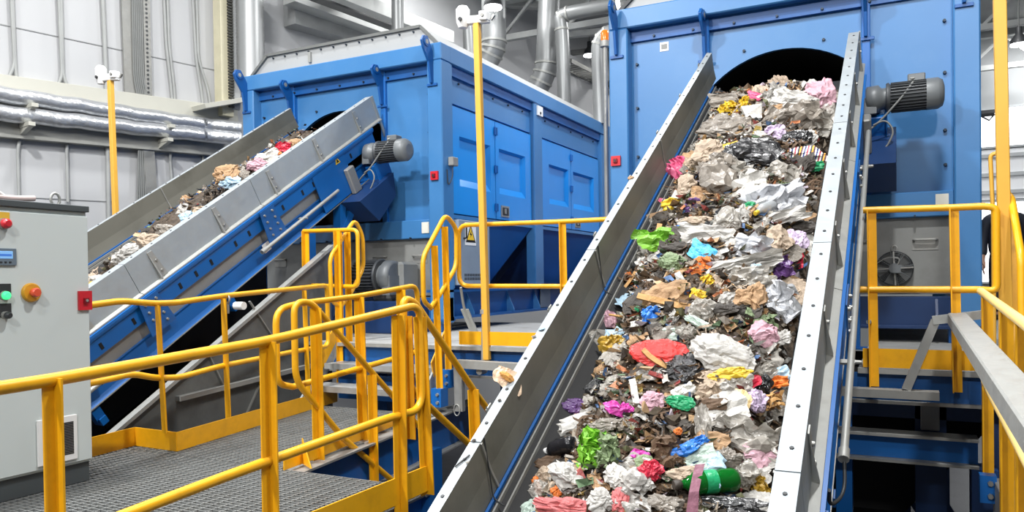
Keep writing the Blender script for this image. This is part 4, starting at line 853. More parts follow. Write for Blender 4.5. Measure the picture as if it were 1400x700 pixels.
p = fc(109, 411); mb = MB(); mb.box(XC-.01, XC+.015, YC-.075, YC+.004, p.z-.055, p.z+.055); o = part('door_lock', mb, RED, t, 'square red lock plate')
mb = MB(); mb.box(XC+.015, XC+.028, YC-.05, YC-.022, p.z-.016, p.z+.014); mb.mi = 1; mb.cyl((XC+.028, YC-.036, p.z), (XC+.031, YC-.036, p.z), .008, n=10); part('lock_body', mb, [mat('dark_red_plastic', (120, 22, 32)), GALV], o)
p, q = fc(49, 575), fc(105, 622); mb = MB(); mb.box(XC, XC+.014, p.y, q.y, q.z-.02, p.z+.0); o = part('vent_grille', mb, PLASTW, t, None, .004)
mb = MB(); z0, z1 = q.z+.02, p.z-.04; n = 20
for k in range(n): z = z0+(z1-z0)*k/(n-1); mb.box(XC+.0145, XC+.016, p.y+.03, q.y-.025, z-.0035, z+.0035)
part('grille_slats', mb, DKGREY, o)
# clutter on the top cover
c = PX(50, 270, XC-.12); r = random.Random(3); zt2 = ZC1+.02
mb = MB(); mb.tube(bend([V((XC-.1, YC-.95+.1*k, zt2+.012*r.random())) for k in range(8)], .05), .016, 8); solo('cable_bundle', mb, mat('white_red_cable', (190, 170, 166), .5), 'tangled pale cable bundle lying on top of the control cabinet', 'cable')
mb = MB(); mb.tube(bend([V((XC-.12, YC-.55, zt2)), V((XC-.11, YC-.5, zt2+.05)), V((XC-.1, YC-.44, zt2+.03)), V((XC-.1, YC-.4, zt2))], .04), .009, 8); solo('cable_loop', mb, PLASTW, 'small white cable loop on top of the control cabinet', 'cable')
mb = MB(); c = V((XC-.1, YC-.13, ZC1+.035)); mb.tube([c+V((0, math.cos(a)*.026, math.sin(a)*.035)) for a in [2*PI*k/16 for k in range(16)]], .008, 8, True); solo('lifting_eye', mb, GALV, 'white lifting eye at the corner of the control cabinet top', 'eye')

# ------------------------------------------------------------------ fan of the large trommel and the floor motor of the other
c = PY(1223, 367, YF+.13); t = thing('cooling_fan', 'round axial fan with a wire guard below the large trommel', 'fan', c)
R_ = .15; n = V((0, -1, 0)); mb = MB(); pr = []
mb.lathe([(0, R_*1.03), (.06, R_*1.03), (.06, R_*.97), (0, R_*.97)], c, n, 36, True, False); part('fan_ring', mb, DKGREY, t)
mb = MB()
for k in range(10): rr = R_*(.3+.07*k); mb.tube([c+n*.065+V((math.cos(a)*rr, 0, math.sin(a)*rr)) for a in [2*PI*j/32 for j in range(32)]], .0016, 4, True)
for k in range(8): a = 2*PI*k/8+.2; mb.tube([c+n*.066+V((math.cos(a)*R_*.25, 0, math.sin(a)*R_*.25)), c+n*.066+V((math.cos(a)*R_, 0, math.sin(a)*R_))], .003, 5)
part('wire_guard', mb, MOTOR, t)
mb = MB(); mb.cyl(c, c+n*.11, R_*.3, n=20); mb.box(c.x-.02, c.x+.05, c.y-.13, c.y-.1, c.z-.04, c.z+.03); part('fan_motor', mb, MOTOR, t)
for k in range(4): a = k*PI/2+.05; mb = MB(); mb.bar(c+n*.08+V((math.cos(a)*.04, 0, math.sin(a)*.04)), c+n*.07+V((math.cos(a)*R_, 0, math.sin(a)*R_)), .016, .012, n); part('mount_strut', mb, GALVD, t)
for k in range(5):
    a = 2*PI*k/5; u = V((math.cos(a), 0, math.sin(a))); w = V((-math.sin(a), 0, math.cos(a))); mb = MB(); mb.prism([c+u*.05+w*.012+n*.02, c+u*.14+w*.05+n*.01, c+u*.14-w*.01+n*.04, c+u*.05-w*.012+n*.03], n*.004); part('fan_blade', mb, BLACK, t)
mb = MB(); e = c+V((.0, -.03, R_*1.15)); mb.tube([e+V((math.cos(a)*.022, 0, math.sin(a)*.03)) for a in [2*PI*k/14 for k in range(14)]], .008, 6, True); part('lifting_eye', mb, GALVD, t)
mb = MB(); mb.tube(bend([c+n*.12+V((.02, 0, .02)), c+n*.13+V((.05, 0, .09)), c+n*.12+V((-.06, 0, .1)), c+n*.08+V((-.15, 0, .04))], .05), .005, 6); part('fan_cable', mb, GALVD, t)
mb = MB(); mb.box(c.x-.03, c.x+.2, c.y-.1, c.y-.02, c.z-.22, c.z-.18); solo('motor_foot_plate', mb, GALVD, 'small grey foot plate under the axial fan', 'plate')
p = PY(500, 382, 7.35)
mt = gearmotor('floor_motor', 'big dark finned motor at the foot of the trommel with doors', PY(541, 378, 7.3), .66, .2, (-1, 0, 0), 32, False, None)
c = PY(528, 382, 7.45); mb = MB(); mb.box(c.x-.14, c.x+.3, 7.35, 7.7, c.z-.25, c.z+.2); solo('gear_housing', mb, mat('grey_housing', (128, 130, 128), .5), 'grey gear housing beside the big finned motor', 'gearbox', None, None, .03)
mb = MB(); mb.box(-5.9, -4.95, 7.2, 7.75, ZU, c.z-.25); solo('motor_plinth', mb, NAVY, 'dark blue motor plinth on the deck behind the looped handrail', 'plinth', None, None, .01)
# person at the picture edge, seen from behind
def skin_mesh(name, pts, edges, root, mats, parent, sub=2, label=None):
    off = OFF[parent.name]; me = bpy.data.meshes.new(name); me.from_pydata([tuple(V(p[:3])-off) for p in pts], edges, [])
    o = bpy.data.objects.new(name, me); COL.objects.link(o); o.parent = parent; OFF[o.name] = off; me.materials.append(mats)
    sk = o.modifiers.new('skin', 'SKIN'); sv = me.skin_vertices[0].data if me.skin_vertices else None
    if sv is None:
        bm = bmesh.new(); bm.from_mesh(me); bm.verts.layers.skin.verify(); bm.to_mesh(me); bm.free(); sv = me.skin_vertices[0].data
    for i, p in enumerate(pts): sv[i].radius = (p[3], p[4] if len(p) > 4 else p[3]); sv[i].use_root = (i == root)
    sk.use_smooth_shade = True; ss = o.modifiers.new('sub', 'SUBSURF'); ss.levels = sub; ss.render_levels = sub
    if label: o['label'] = label
    return o
pc = PY(1374, 300, 11.6); px_, py_ = pc.x, 11.6; gz = ZU
t = thing('person', 'person in a dark jacket and trousers standing behind the tall yellow pole', 'person', (px_, py_, gz))
P = lambda x, y, z, *r: (px_+x, py_+y, gz+z*1.0)+r
SKINM = mat('skin', (196, 150, 126), .5, 0, .04, 8); JACK = mat('dark_navy_jacket', (38, 42, 54), .6, 0, .2, 6); TROU = mat('dark_trousers', (36, 38, 46), .7, 0, .15, 6)
# body: pelvis root, spine, neck, head, arms with hands, legs
pts = [P(0, 0, .82, .13, .1), P(0, 0, 1.02, .13, .09), P(0, 0, 1.2, .15, .09), P(0, 0, 1.32, .08, .06), P(0, .0, 1.39, .048), P(0, -.03, 1.47, .072, .09), P(0, -.03, 1.56, .07, .085)]
ed = [(0, 1), (1, 2), (2, 3), (3, 4), (4, 5), (5, 6)]
for sg in (-1, 1):
    i = len(pts); pts += [P(sg*.19, 0, 1.29, .05), P(sg*.25, .02, 1.03, .042), P(sg*.25, -.06, .8, .032), P(sg*.25, -.08, .74, .03, .018), P(sg*.25, -.09, .68, .034, .016)]
    ed += [(3, i), (i, i+1), (i+1, i+2), (i+2, i+3), (i+3, i+4)]
    for k, (dx, L) in enumerate(((-.026, .055), (-.009, .068), (.009, .064), (.025, .05))):
        j = len(pts); pts += [P(sg*.25, -.09+dx, .645, .009), P(sg*.245, -.095+dx, .645-L*.5, .0085), P(sg*.235, -.095+dx, .645-L, .0075)]; ed += [(i+4, j), (j, j+1), (j+1, j+2)]
    j = len(pts); pts += [P(sg*.24, -.125, .705, .011), P(sg*.23, -.14, .665, .009)]; ed += [(i+3, j), (j, j+1)]
    i = len(pts); pts += [P(sg*.09, 0, .76, .085), P(sg*.1, -.02, .43, .06), P(sg*.1, .02, .09, .042), P(sg*.1, -.09, .04, .04, .035)]; ed += [(0, i), (i, i+1), (i+1, i+2), (i+2, i+3)]
skin_mesh('body', pts, ed, 0, SKINM, t)
pj = [P(0, 0, .74, .2, .14), P(0, 0, 1.0, .205, .125), P(0, 0, 1.2, .21, .125), P(0, 0, 1.31, .12, .09), P(0, 0, 1.37, .065)]; ej = [(0, 1), (1, 2), (2, 3), (3, 4)]
for sg in (-1, 1): i = len(pj); pj += [P(sg*.2, 0, 1.28, .075), P(sg*.25, .02, 1.03, .07), P(sg*.25, -.05, .8, .058)]; ej += [(3, i), (i, i+1), (i+1, i+2)]
skin_mesh('jacket', pj, ej, 0, JACK, t)
pt = [P(0, 0, .84, .16, .12), P(0, 0, .98, .15, .11)]; et = [(0, 1)]
for sg in (-1, 1): i = len(pt); pt += [P(sg*.095, 0, .74, .105), P(sg*.105, -.02, .43, .08), P(sg*.105, .02, .07, .065)]; et += [(0, i), (i, i+1), (i+1, i+2)]
skin_mesh('trousers', pt, et, 0, TROU, t)
for sg in (-1, 1): skin_mesh('shoe', [P(sg*.105, .05, .045, .045), P(sg*.105, -.05, .04, .048, .04), P(sg*.105, -.15, .035, .04, .032)], [(0, 1), (1, 2)], 0, BLACK, t)
mb = MB(); mb.lathe([(0, .07), (.03, .092), (.08, .094), (.12, .075), (.145, .02)], P(0, -.02, 1.48), (0, 0.15, 1), 20); part('hair', mb, mat('dark_hair', (34, 28, 26), .7), t)
mb = MB(); c = V(P(0, -.03, 1.5)); mb.lathe([(0, .018), (.04, .006)], c+V((0, -.075, .0)), (0, -1, -.3), 10)
for sg in (-1, 1): mb.lathe([(0, .028), (.014, .02)], c+V((sg*.07, 0, .0)), (sg, .2, 0), 10)
mb.cbox(c+V((0, -.085, -.035)), (.025, 0, 0), (0, .006, 0), (0, 0, .005))
part('face_and_ears', mb, SKINM, t)
# ------------------------------------------------------------------ the waste
RT = random.Random(11)
def fol(name, rgb, rough=.35, alpha=1., spec=.5, trans=0., metal=0., var=.22, dirt=(64, 54, 44), da=.35):
    if name in _M: return _M[name]
    m = mat(name, rgb, rough, metal, var, 9, bump=.55, bscale=42, spec=spec, dirt=dirt, dirt_amt=da, dscale=14)
    nt = m.node_tree; N = nt.nodes; L = nt.links; b = N['Principled BSDF']; outn = [n for n in N if n.type == 'OUTPUT_MATERIAL'][0]
    if trans:
        tl = N.new('ShaderNodeBsdfTranslucent'); tl.inputs['Color'].default_value = (*lin(rgb), 1); mx = N.new('ShaderNodeMixShader'); mx.inputs[0].default_value = trans
        L.new(b.outputs[0], mx.inputs[1]); L.new(tl.outputs[0], mx.inputs[2]); L.new(mx.outputs[0], outn.inputs[0])
    if alpha < 1:
        tp = N.new('ShaderNodeBsdfTransparent'); m2 = N.new('ShaderNodeMixShader'); m2.inputs[0].default_value = alpha
        src = outn.inputs[0].links[0].from_socket; L.new(tp.outputs[0], m2.inputs[1]); L.new(src, m2.inputs[2]); L.new(m2.outputs[0], outn.inputs[0])
    return m
TM = {
 'white': fol('white_plastic_film', (198, 195, 189), .35, trans=.2, da=.34), 'paper': fol('white_paper', (206, 203, 196), .6, da=.25), 'grey': fol('grey_plastic_film', (146, 138, 128), .28, trans=.12, da=.5),
 'clear': fol('clear_plastic_film', (184, 179, 170), .16, .72, .8, .12, da=.35), 'beige': fol('beige_tissue', (176, 157, 136), .6, da=.5), 'tan': fol('tan_cardboard', (172, 138, 102), .7, da=.4), 'brown': fol('brown_waste', (96, 74, 54), .7),
 'black': fol('black_bag_film', (30, 30, 32), .22, spec=.8, da=.12), 'dark': fol('dark_wet_rag', (62, 56, 50), .6), 'silver': fol('silver_bag_film', (196, 198, 202), .22, spec=.8, metal=.25, da=.12),
 'red': fol('red_bag_film', (226, 62, 58), .35, trans=.15, da=.1), 'crimson': fol('crimson_film', (196, 42, 66), .35, da=.15), 'pink': fol('pink_film', (226, 96, 138), .35, trans=.15, da=.15), 'rose': fol('pale_pink_cloth', (206, 164, 176), .55, trans=.1, da=.15),
 'magenta': fol('magenta_film', (206, 66, 164), .3, trans=.1, da=.1), 'purple': fol('purple_film', (96, 62, 118), .35, da=.2), 'green': fol('green_leafy_film', (128, 188, 60), .4, trans=.2, da=.15), 'lime': fol('lime_film', (140, 206, 66), .35, trans=.25, da=.08),
 'teal': fol('teal_green_film', (36, 160, 104), .3, trans=.1, da=.15), 'sage': fol('sage_green_leaves', (124, 142, 104), .5, da=.3), 'blue': fol('blue_film', (44, 118, 206), .3, da=.12), 'sky': fol('sky_blue_card', (84, 184, 226), .4, da=.12), 'ice': fol('ice_blue_film', (176, 204, 222), .35, trans=.1, da=.15),
 'yellow': fol('yellow_film', (226, 190, 52), .4, trans=.1, da=.2), 'orange': fol('orange_peel', (224, 120, 44), .5, da=.2), 'lilac': fol('lilac_film', (196, 178, 204), .4, da=.2), 'mint': fol('pale_mint_film', (196, 214, 202), .35, trans=.1, da=.25),
 'wood': fol('raw_wood', (196, 150, 92), .65), 'gold': fol('ochre_wrapper', (170, 136, 46), .35, da=.3), 'meat': fol('raw_pink_rag', (190, 96, 96), .45, da=.25)}

def blob(w, h, d, seed, sub=3, rough=.5):
    bm = bmesh.new(); bmesh.ops.create_icosphere(bm, subdivisions=sub, radius=1); o = V((seed*3.17 % 91, seed*7.3 % 57, seed*1.9 % 33))
    fz = 1.1+(seed % 5)*.18
    for v in bm.verts:
        p = v.co.copy(); vd = noise.voronoi(p*fz*1.5+o)[0]; r = .78+.5*rough*noise.noise(p*1.3+o)+.75*rough*(.28-abs(noise.noise(p*2.0+o)))+.6*rough*(.25-abs(noise.noise(p*4.1+o*2)))+.3*rough*(.25-abs(noise.noise(p*8.3+o)))+.25*rough*(vd[1]-vd[0])
        q = p*max(.3, r); q += noise.noise_vector(p*1.05+o)*.62*rough; q += noise.noise_vector(p*2.6+o)*.18*rough
        v.co = V((q.x*w/2, q.y*h/2, q.z*d/2))
    mb = MB(); mb.add([v.co for v in bm.verts], [[v.index for v in f.verts] for f in bm.faces], False); bm.free(); return mb
def sheet(w, h, d, seed, n=15, corner=.35, thick=.0025):   # crumpled sheet with an irregular outline
    r = random.Random(seed); ph = [(r.uniform(0, PI), r.uniform(1.2, 4.2), r.uniform(0, 2), r.uniform(.3, 1)) for _ in range(5)]; o = V((seed*1.7 % 50, seed*2.9 % 41, 3)); mb = MB(); vs = []
    cu, cv = r.uniform(-.75, .15), r.uniform(-.75, .15)
    for j in range(n):
        for i in range(n):
            u, v = 2*i/(n-1)-1, 2*j/(n-1)-1; m = max(abs(u), abs(v), 1e-6); R_ = math.hypot(u, v)
            k = m/R_ if R_ > 1e-6 else 1; k = k*(1-corner)+(1.0)*corner if m > 0 else 1
            f = (k*1.05 if corner > .5 else (1-corner)+corner*m/max(R_, 1e-6)); a = math.atan2(v, u)
            e = 1+.28*noise.noise(V((math.cos(a)*1.6, math.sin(a)*1.6, seed*.37)))*m
            x, y = u*f*e, v*f*e; z = 0
            for an, kk, o2, am in ph: tt = (x*math.cos(an)+y*math.sin(an))*kk+o2; z += am*(abs((tt % 2)-1)-.5)
            z = z*.42+cu*x*x+cv*y*y*.7+.35*noise.noise(V((x*2, y*2, 0))+o)
            vs.append(V((x*w/2+d*.25*noise.noise(V((x*3, y*3, 7))+o), y*h/2+d*.25*noise.noise(V((x*3, y*3, 11))+o), z*d/2)))
    N = n*n; low = [v-V((0, 0, thick)) for v in vs]; fs = []
    for j in range(n-1):
        for i in range(n-1): a = j*n+i; q = (a, a+1, a+n+1, a+n); fs.append(q); fs.append(tuple(N+x for x in q[::-1]))
    bd = list(range(n))+[n-1+n*k for k in range(1, n)]+[N-1-k for k in range(1, n)]+[n*(n-1)-n*k for k in range(1, n-1)]
    for k in range(len(bd)): a, b = bd[k], bd[(k+1) % len(bd)]; fs.append((a, N+a, N+b, b))
    mb.add(vs+low, fs, False); return mb
def stick(w, h, d, seed):
    r = random.Random(seed); mb = MB(); L = w; a = V((-L/2, 0, 0)); pts = [a+V((L*k/4, r.uniform(-.06, .06)*L*.4, r.uniform(-.03, .03)*L)) for k in range(5)]
    for p, q in zip(pts, pts[1:]): mb.bar(p-(q-p)*.02, q+(q-p)*.02, max(h, .008), max(d, .006), (0, 1, 0))
    return mb
def tangle(w, h, d, seed):   # several narrow twisted strips
    r = random.Random(seed); mb = MB()
    for k in range(9):
        a = r.uniform(0, PI); L = .55; c = V((r.uniform(-.25, .25)*w, r.uniform(-.25, .25)*h, r.uniform(0, .5)*d)); wd = r.uniform(.04, .1)*min(w, h)+.004; pv = None; vs = []
        for i in range(9):
            s = (i/8-.5)*2*L; x = (math.cos(a)*s+.15*math.sin(s*7+k))*w/2*1.2; y = (math.sin(a)*s+.15*math.cos(s*6+k))*h/2*1.2; z = d*.35*math.sin(s*5+k*2)
            n2 = V((-math.sin(a+s), math.cos(a+s), .5*math.sin(s*4+k))).normalized()*wd; vs += [c+V((x, y, z))-n2/2, c+V((x, y, z))+n2/2]
        N = len(vs); mb.add(vs+[v-V((0, 0, .003)) for v in vs], [(2*i, 2*i+1, 2*i+3, 2*i+2) for i in range(8)]+[(N+2*i+2, N+2*i+3, N+2*i+1, N+2*i) for i in range(8)])
    return mb
def leafy(w, h, d, seed):
    r = random.Random(seed); mb = MB()
    for k in range(7):
        s = sheet(w*r.uniform(.35, .6), h*r.uniform(.35, .6), d*1.2, seed*10+k, 9, .8); R = Matrix.Rotation(r.uniform(0, 6.28), 3, 'Z') @ Matrix.Rotation(r.uniform(-.7, .7), 3, 'X'); o = V((r.uniform(-.3, .3)*w, r.uniform(-.3, .3)*h, r.uniform(-.1, .35)*d))
        mb.add([R @ p+o for p in s.v], s.f)
    return mb
def bagm(w, h, d, seed):   # tied bag: body plus gathered neck and ears
    mb = blob(w*.8, h*.8, d, seed, 3, .45); r = random.Random(seed); nk = []
    s = sheet(w*.42, h*.45, d*.5, seed+5, 9, .6); mb.add([p+V((w*.33, h*.18, d*.1)) for p in s.v], s.f); return mb
def box_(w, h, d, seed):   # crushed open carton
    r = random.Random(seed); mb = MB(); j = lambda: r.uniform(-.12, .12)
    c = [V(((-.5+j())*w, (-.5+j())*h, 0)), V(((.5+j())*w, (-.5+j())*h, 0)), V(((.5+j())*w, (.5+j())*h, 0)), V(((-.5+j())*w, (.5+j())*h, 0))]; u = [p*.92+V((j()*w*.3, j()*h*.3, d*r.uniform(.4, .8))) for p in c]
    mb.add(c+u, [(3, 2, 1, 0), (0, 1, 5, 4), (1, 2, 6, 5), (2, 3, 7, 6), (3, 0, 4, 7), (4, 5, 6, 7)])
    mb.prism([u[0], u[1], u[1]+V((j()*w, -h*.35, d*.15)), u[0]+V((j()*w, -h*.3, d*.1))], V((0, 0, .004))); return mb
GEN = {'blob': blob, 'sheet': sheet, 'stick': stick, 'tangle': tangle, 'leafy': leafy, 'bag': bagm, 'box': box_}

def pile_h(x, s):   # height of the heap over the sidewall rim, x measured from the belt centre
    xl = .42+.10*max(0, min(1, (s-1.9)/3.2)); e = min(1, -x/xl if x < 0 else x/.49); up = max(0, min(1, (s-1.5)/5)); f = max(0, (s-6.4)/.5)
    return -.335+(.17+.06*up)*(1-e**3.2)+.025*noise.noise(V((x*4, s*3, 1)))+.03*noise.noise(V((x*1.5, s*1.2, 8)))-.28*f*f*(1 if s > 6.4 else 0)
def pile_h2(x, s):   # thin heap of the side conveyor, thickest by the trommel
    e = min(1, abs(x)/.46); k = .10+.19*max(0, min(1, (s-3.9)/.8))-.05*max(0, min(1, (s-5.4)/.8))+.05*noise.noise(V((s*2.2, x*3, 4)))
    return -.345+k*(1-e**2.2)+.02*noise.noise(V((x*4, s*3, 5)))
def heap(name, label, ox, fn, s0, s1, hw, mats, parent=None):
    ns, nx = int((s1-s0)/.035), 34; mb = MB(); vs = []
    for j in range(ns+1):
        for i in range(nx+1):
            x = -hw*1.04+2.04*hw*i/nx; s = s0+(s1-s0)*j/ns; hh = fn(x, s)-.03+.02*noise.noise(V((x*17, s*17, 2)))+.012*noise.noise(V((x*40, s*40, 2)))
            vs.append(CP3(CXM+x, s, max(hh, -.358), ox))
    mb.add(vs, [(j*(nx+1)+i, j*(nx+1)+i+1, (j+1)*(nx+1)+i+1, (j+1)*(nx+1)+i) for j in range(ns) for i in range(nx)], False)
    return solo(name, mb, mats, label, 'waste', None, None, 0, 'stuff')
SLUDGE = mat('dark_waste_sludge', (76, 64, 52), .75, 0, .45, 24, bump=.8, bscale=60, dirt=(46, 40, 34), dirt_amt=.8, dscale=16)
heap('waste_bed', 'dark compacted waste filling the bed of the main conveyor', 0, pile_h, .9, 6.9, .485, SLUDGE)
heap('waste_bed', 'thin dark waste layer on the belt of the side conveyor', OX2, pile_h2, 1.6, 6.95, .46, SLUDGE)
# fine scraps that nobody could count
PAL = [(140, 128, 112)]*4+[(186, 180, 170)]*3+[(212, 210, 204)]*2+[(100, 80, 60)]*6+[(58, 50, 42)]*7+[(176, 146, 110)]*3+[(150, 120, 84), (120, 122, 90), (150, 70, 66), (70, 100, 140), (170, 146, 80), (176, 112, 74), (96, 120, 90), (180, 170, 180)]
def scraps(name, label, ox, fn, s0, s1, hw, n, seed):
    r = random.Random(seed); mats = [fol('scrap_%d' % i, c, .5, da=.3) for i, c in enumerate(sorted(set(PAL)))]; idx = {c: i for i, c in enumerate(sorted(set(PAL)))}; mb = MB()
    for k in range(n):
        s = r.uniform(s0, s1); x = r.uniform(-hw if ox else -(.42+.10*max(0, min(1, (s-1.9)/3.2))), hw); c = CP3(CXM+x, s, fn(x, s)-.012+r.random()**2*.035, ox); L = r.choice((.014, .02, .026, .036, .05, .07)); w = L*r.uniform(.25, .9)
        a = V((r.gauss(0, 1), r.gauss(0, 1), r.gauss(0, .55))).normalized(); b = a.cross(V((r.gauss(0, .6), r.gauss(0, .6), 1)).normalized()).normalized(); m = a.cross(b)*L*r.uniform(.1, .4)
        mb.mi = idx[r.choice(PAL)]
        vs = [c-a*L/2-b*w/2, c+a*L/2-b*w*r.uniform(.1, .6), c+a*L*.4+b*w/2, c-a*L*.5+b*w*.4]; mid = c+m
        mb.add(vs+[mid], [(0, 1, 4), (1, 2, 4), (2, 3, 4), (3, 0, 4)])
    return solo(name, mb, mats, label, 'scraps', None, None, 0, 'stuff')
scraps('waste_scraps', 'small torn scraps scattered all over the heap on the main conveyor', 0, pile_h, 1.3, 6.85, .47, 8500, 5)
scraps('waste_scraps', 'small torn scraps scattered along the side conveyor', OX2, pile_h2, 1.8, 7.0, .44, 1000, 6)

def on_pile(px, py, ox=0., fn=pile_h, lift=0.):
    h = -.22
    for _ in range(14):
        p = PP(px, py, CP3(0, 0, h+lift, ox), CN); h = .5*h+.5*fn(p.x-ox-CXM, min(p.dot(CU), 6.75))
    return p, p.x-ox-CXM, p.dot(CU)
NT = 0; SPOTS = []
def put(name, label, cat, p, w, h, d, rot, mk, mats, group=None, tilt=.45, mesh=None, jit=0., face=None):
    global NT; NT += 1
    tocam = (-V(p)).normalized(); n = (CN*(1-tilt)+tocam*tilt).normalized() if face is None else face
    ax = V((1, 0, 0)); ax = (ax-n*ax.dot(n)).normalized(); ay = n.cross(ax)
    if jit: n = (n+V((RT.uniform(-jit, jit), RT.uniform(-jit, jit), RT.uniform(-jit, jit)))).normalized(); ax = (ax-n*ax.dot(n)).normalized(); ay = n.cross(ax)
    c, s = math.cos(rot), math.sin(rot); bx, by = ax*c+ay*s, -ax*s+ay*c
    M = Matrix(((bx.x, by.x, n.x, p.x), (bx.y, by.y, n.y, p.y), (bx.z, by.z, n.z, p.z), (0, 0, 0, 1)))
    if mesh is None:
        mb = (GEN[mk](w, h, d, NT*13+7, 4) if mk == 'blob' else GEN[mk](w, h, d, NT*13+7)) if isinstance(mk, str) else mk(w, h, d, NT); mesh = mesh_of(name, mb, mats, V((0, 0, 0)))
    o = bpy.data.objects.new(name, mesh); COL.objects.link(o); o.matrix_world = M; OFF[o.name] = V((0, 0, 0))
    o['label'] = label; o['category'] = cat
    if group: o['group'] = group
    return o
def sp(name, label, cat, px, py, wpx, hpx, mk, m, rot=0., dk=.5, ox=0., fn=pile_h, lift=0., tilt=.62):
    p, x, s = on_pile(px, py+hpx*.12, ox, fn, lift)
    if not ox:
        xm = -(.42+.10*max(0, min(1, (s-1.9)/3.2)))-.03; x2 = max(xm, min(.45, x))
        if x2 != x: x = x2; p = CP3(CXM+x, s, fn(x, s)+lift, ox)
    k = depth(p)/F_PX; tocam = (-p).normalized(); n = (CN*(1-tilt)+tocam*tilt).normalized(); fsh = max(.45, n.dot(tocam))
    w, h = wpx*k*1.3, hpx*k*1.25/fsh; d = min(w, h)*dk
    SPOTS.append((x, s, max(w, h)*.42, ox)); return put(name, label, cat, p+n*(d*.18+.022), w, h, d, math.radians(rot), mk, TM[m] if isinstance(m, str) else m, None, tilt)
W = 'on the main conveyor'
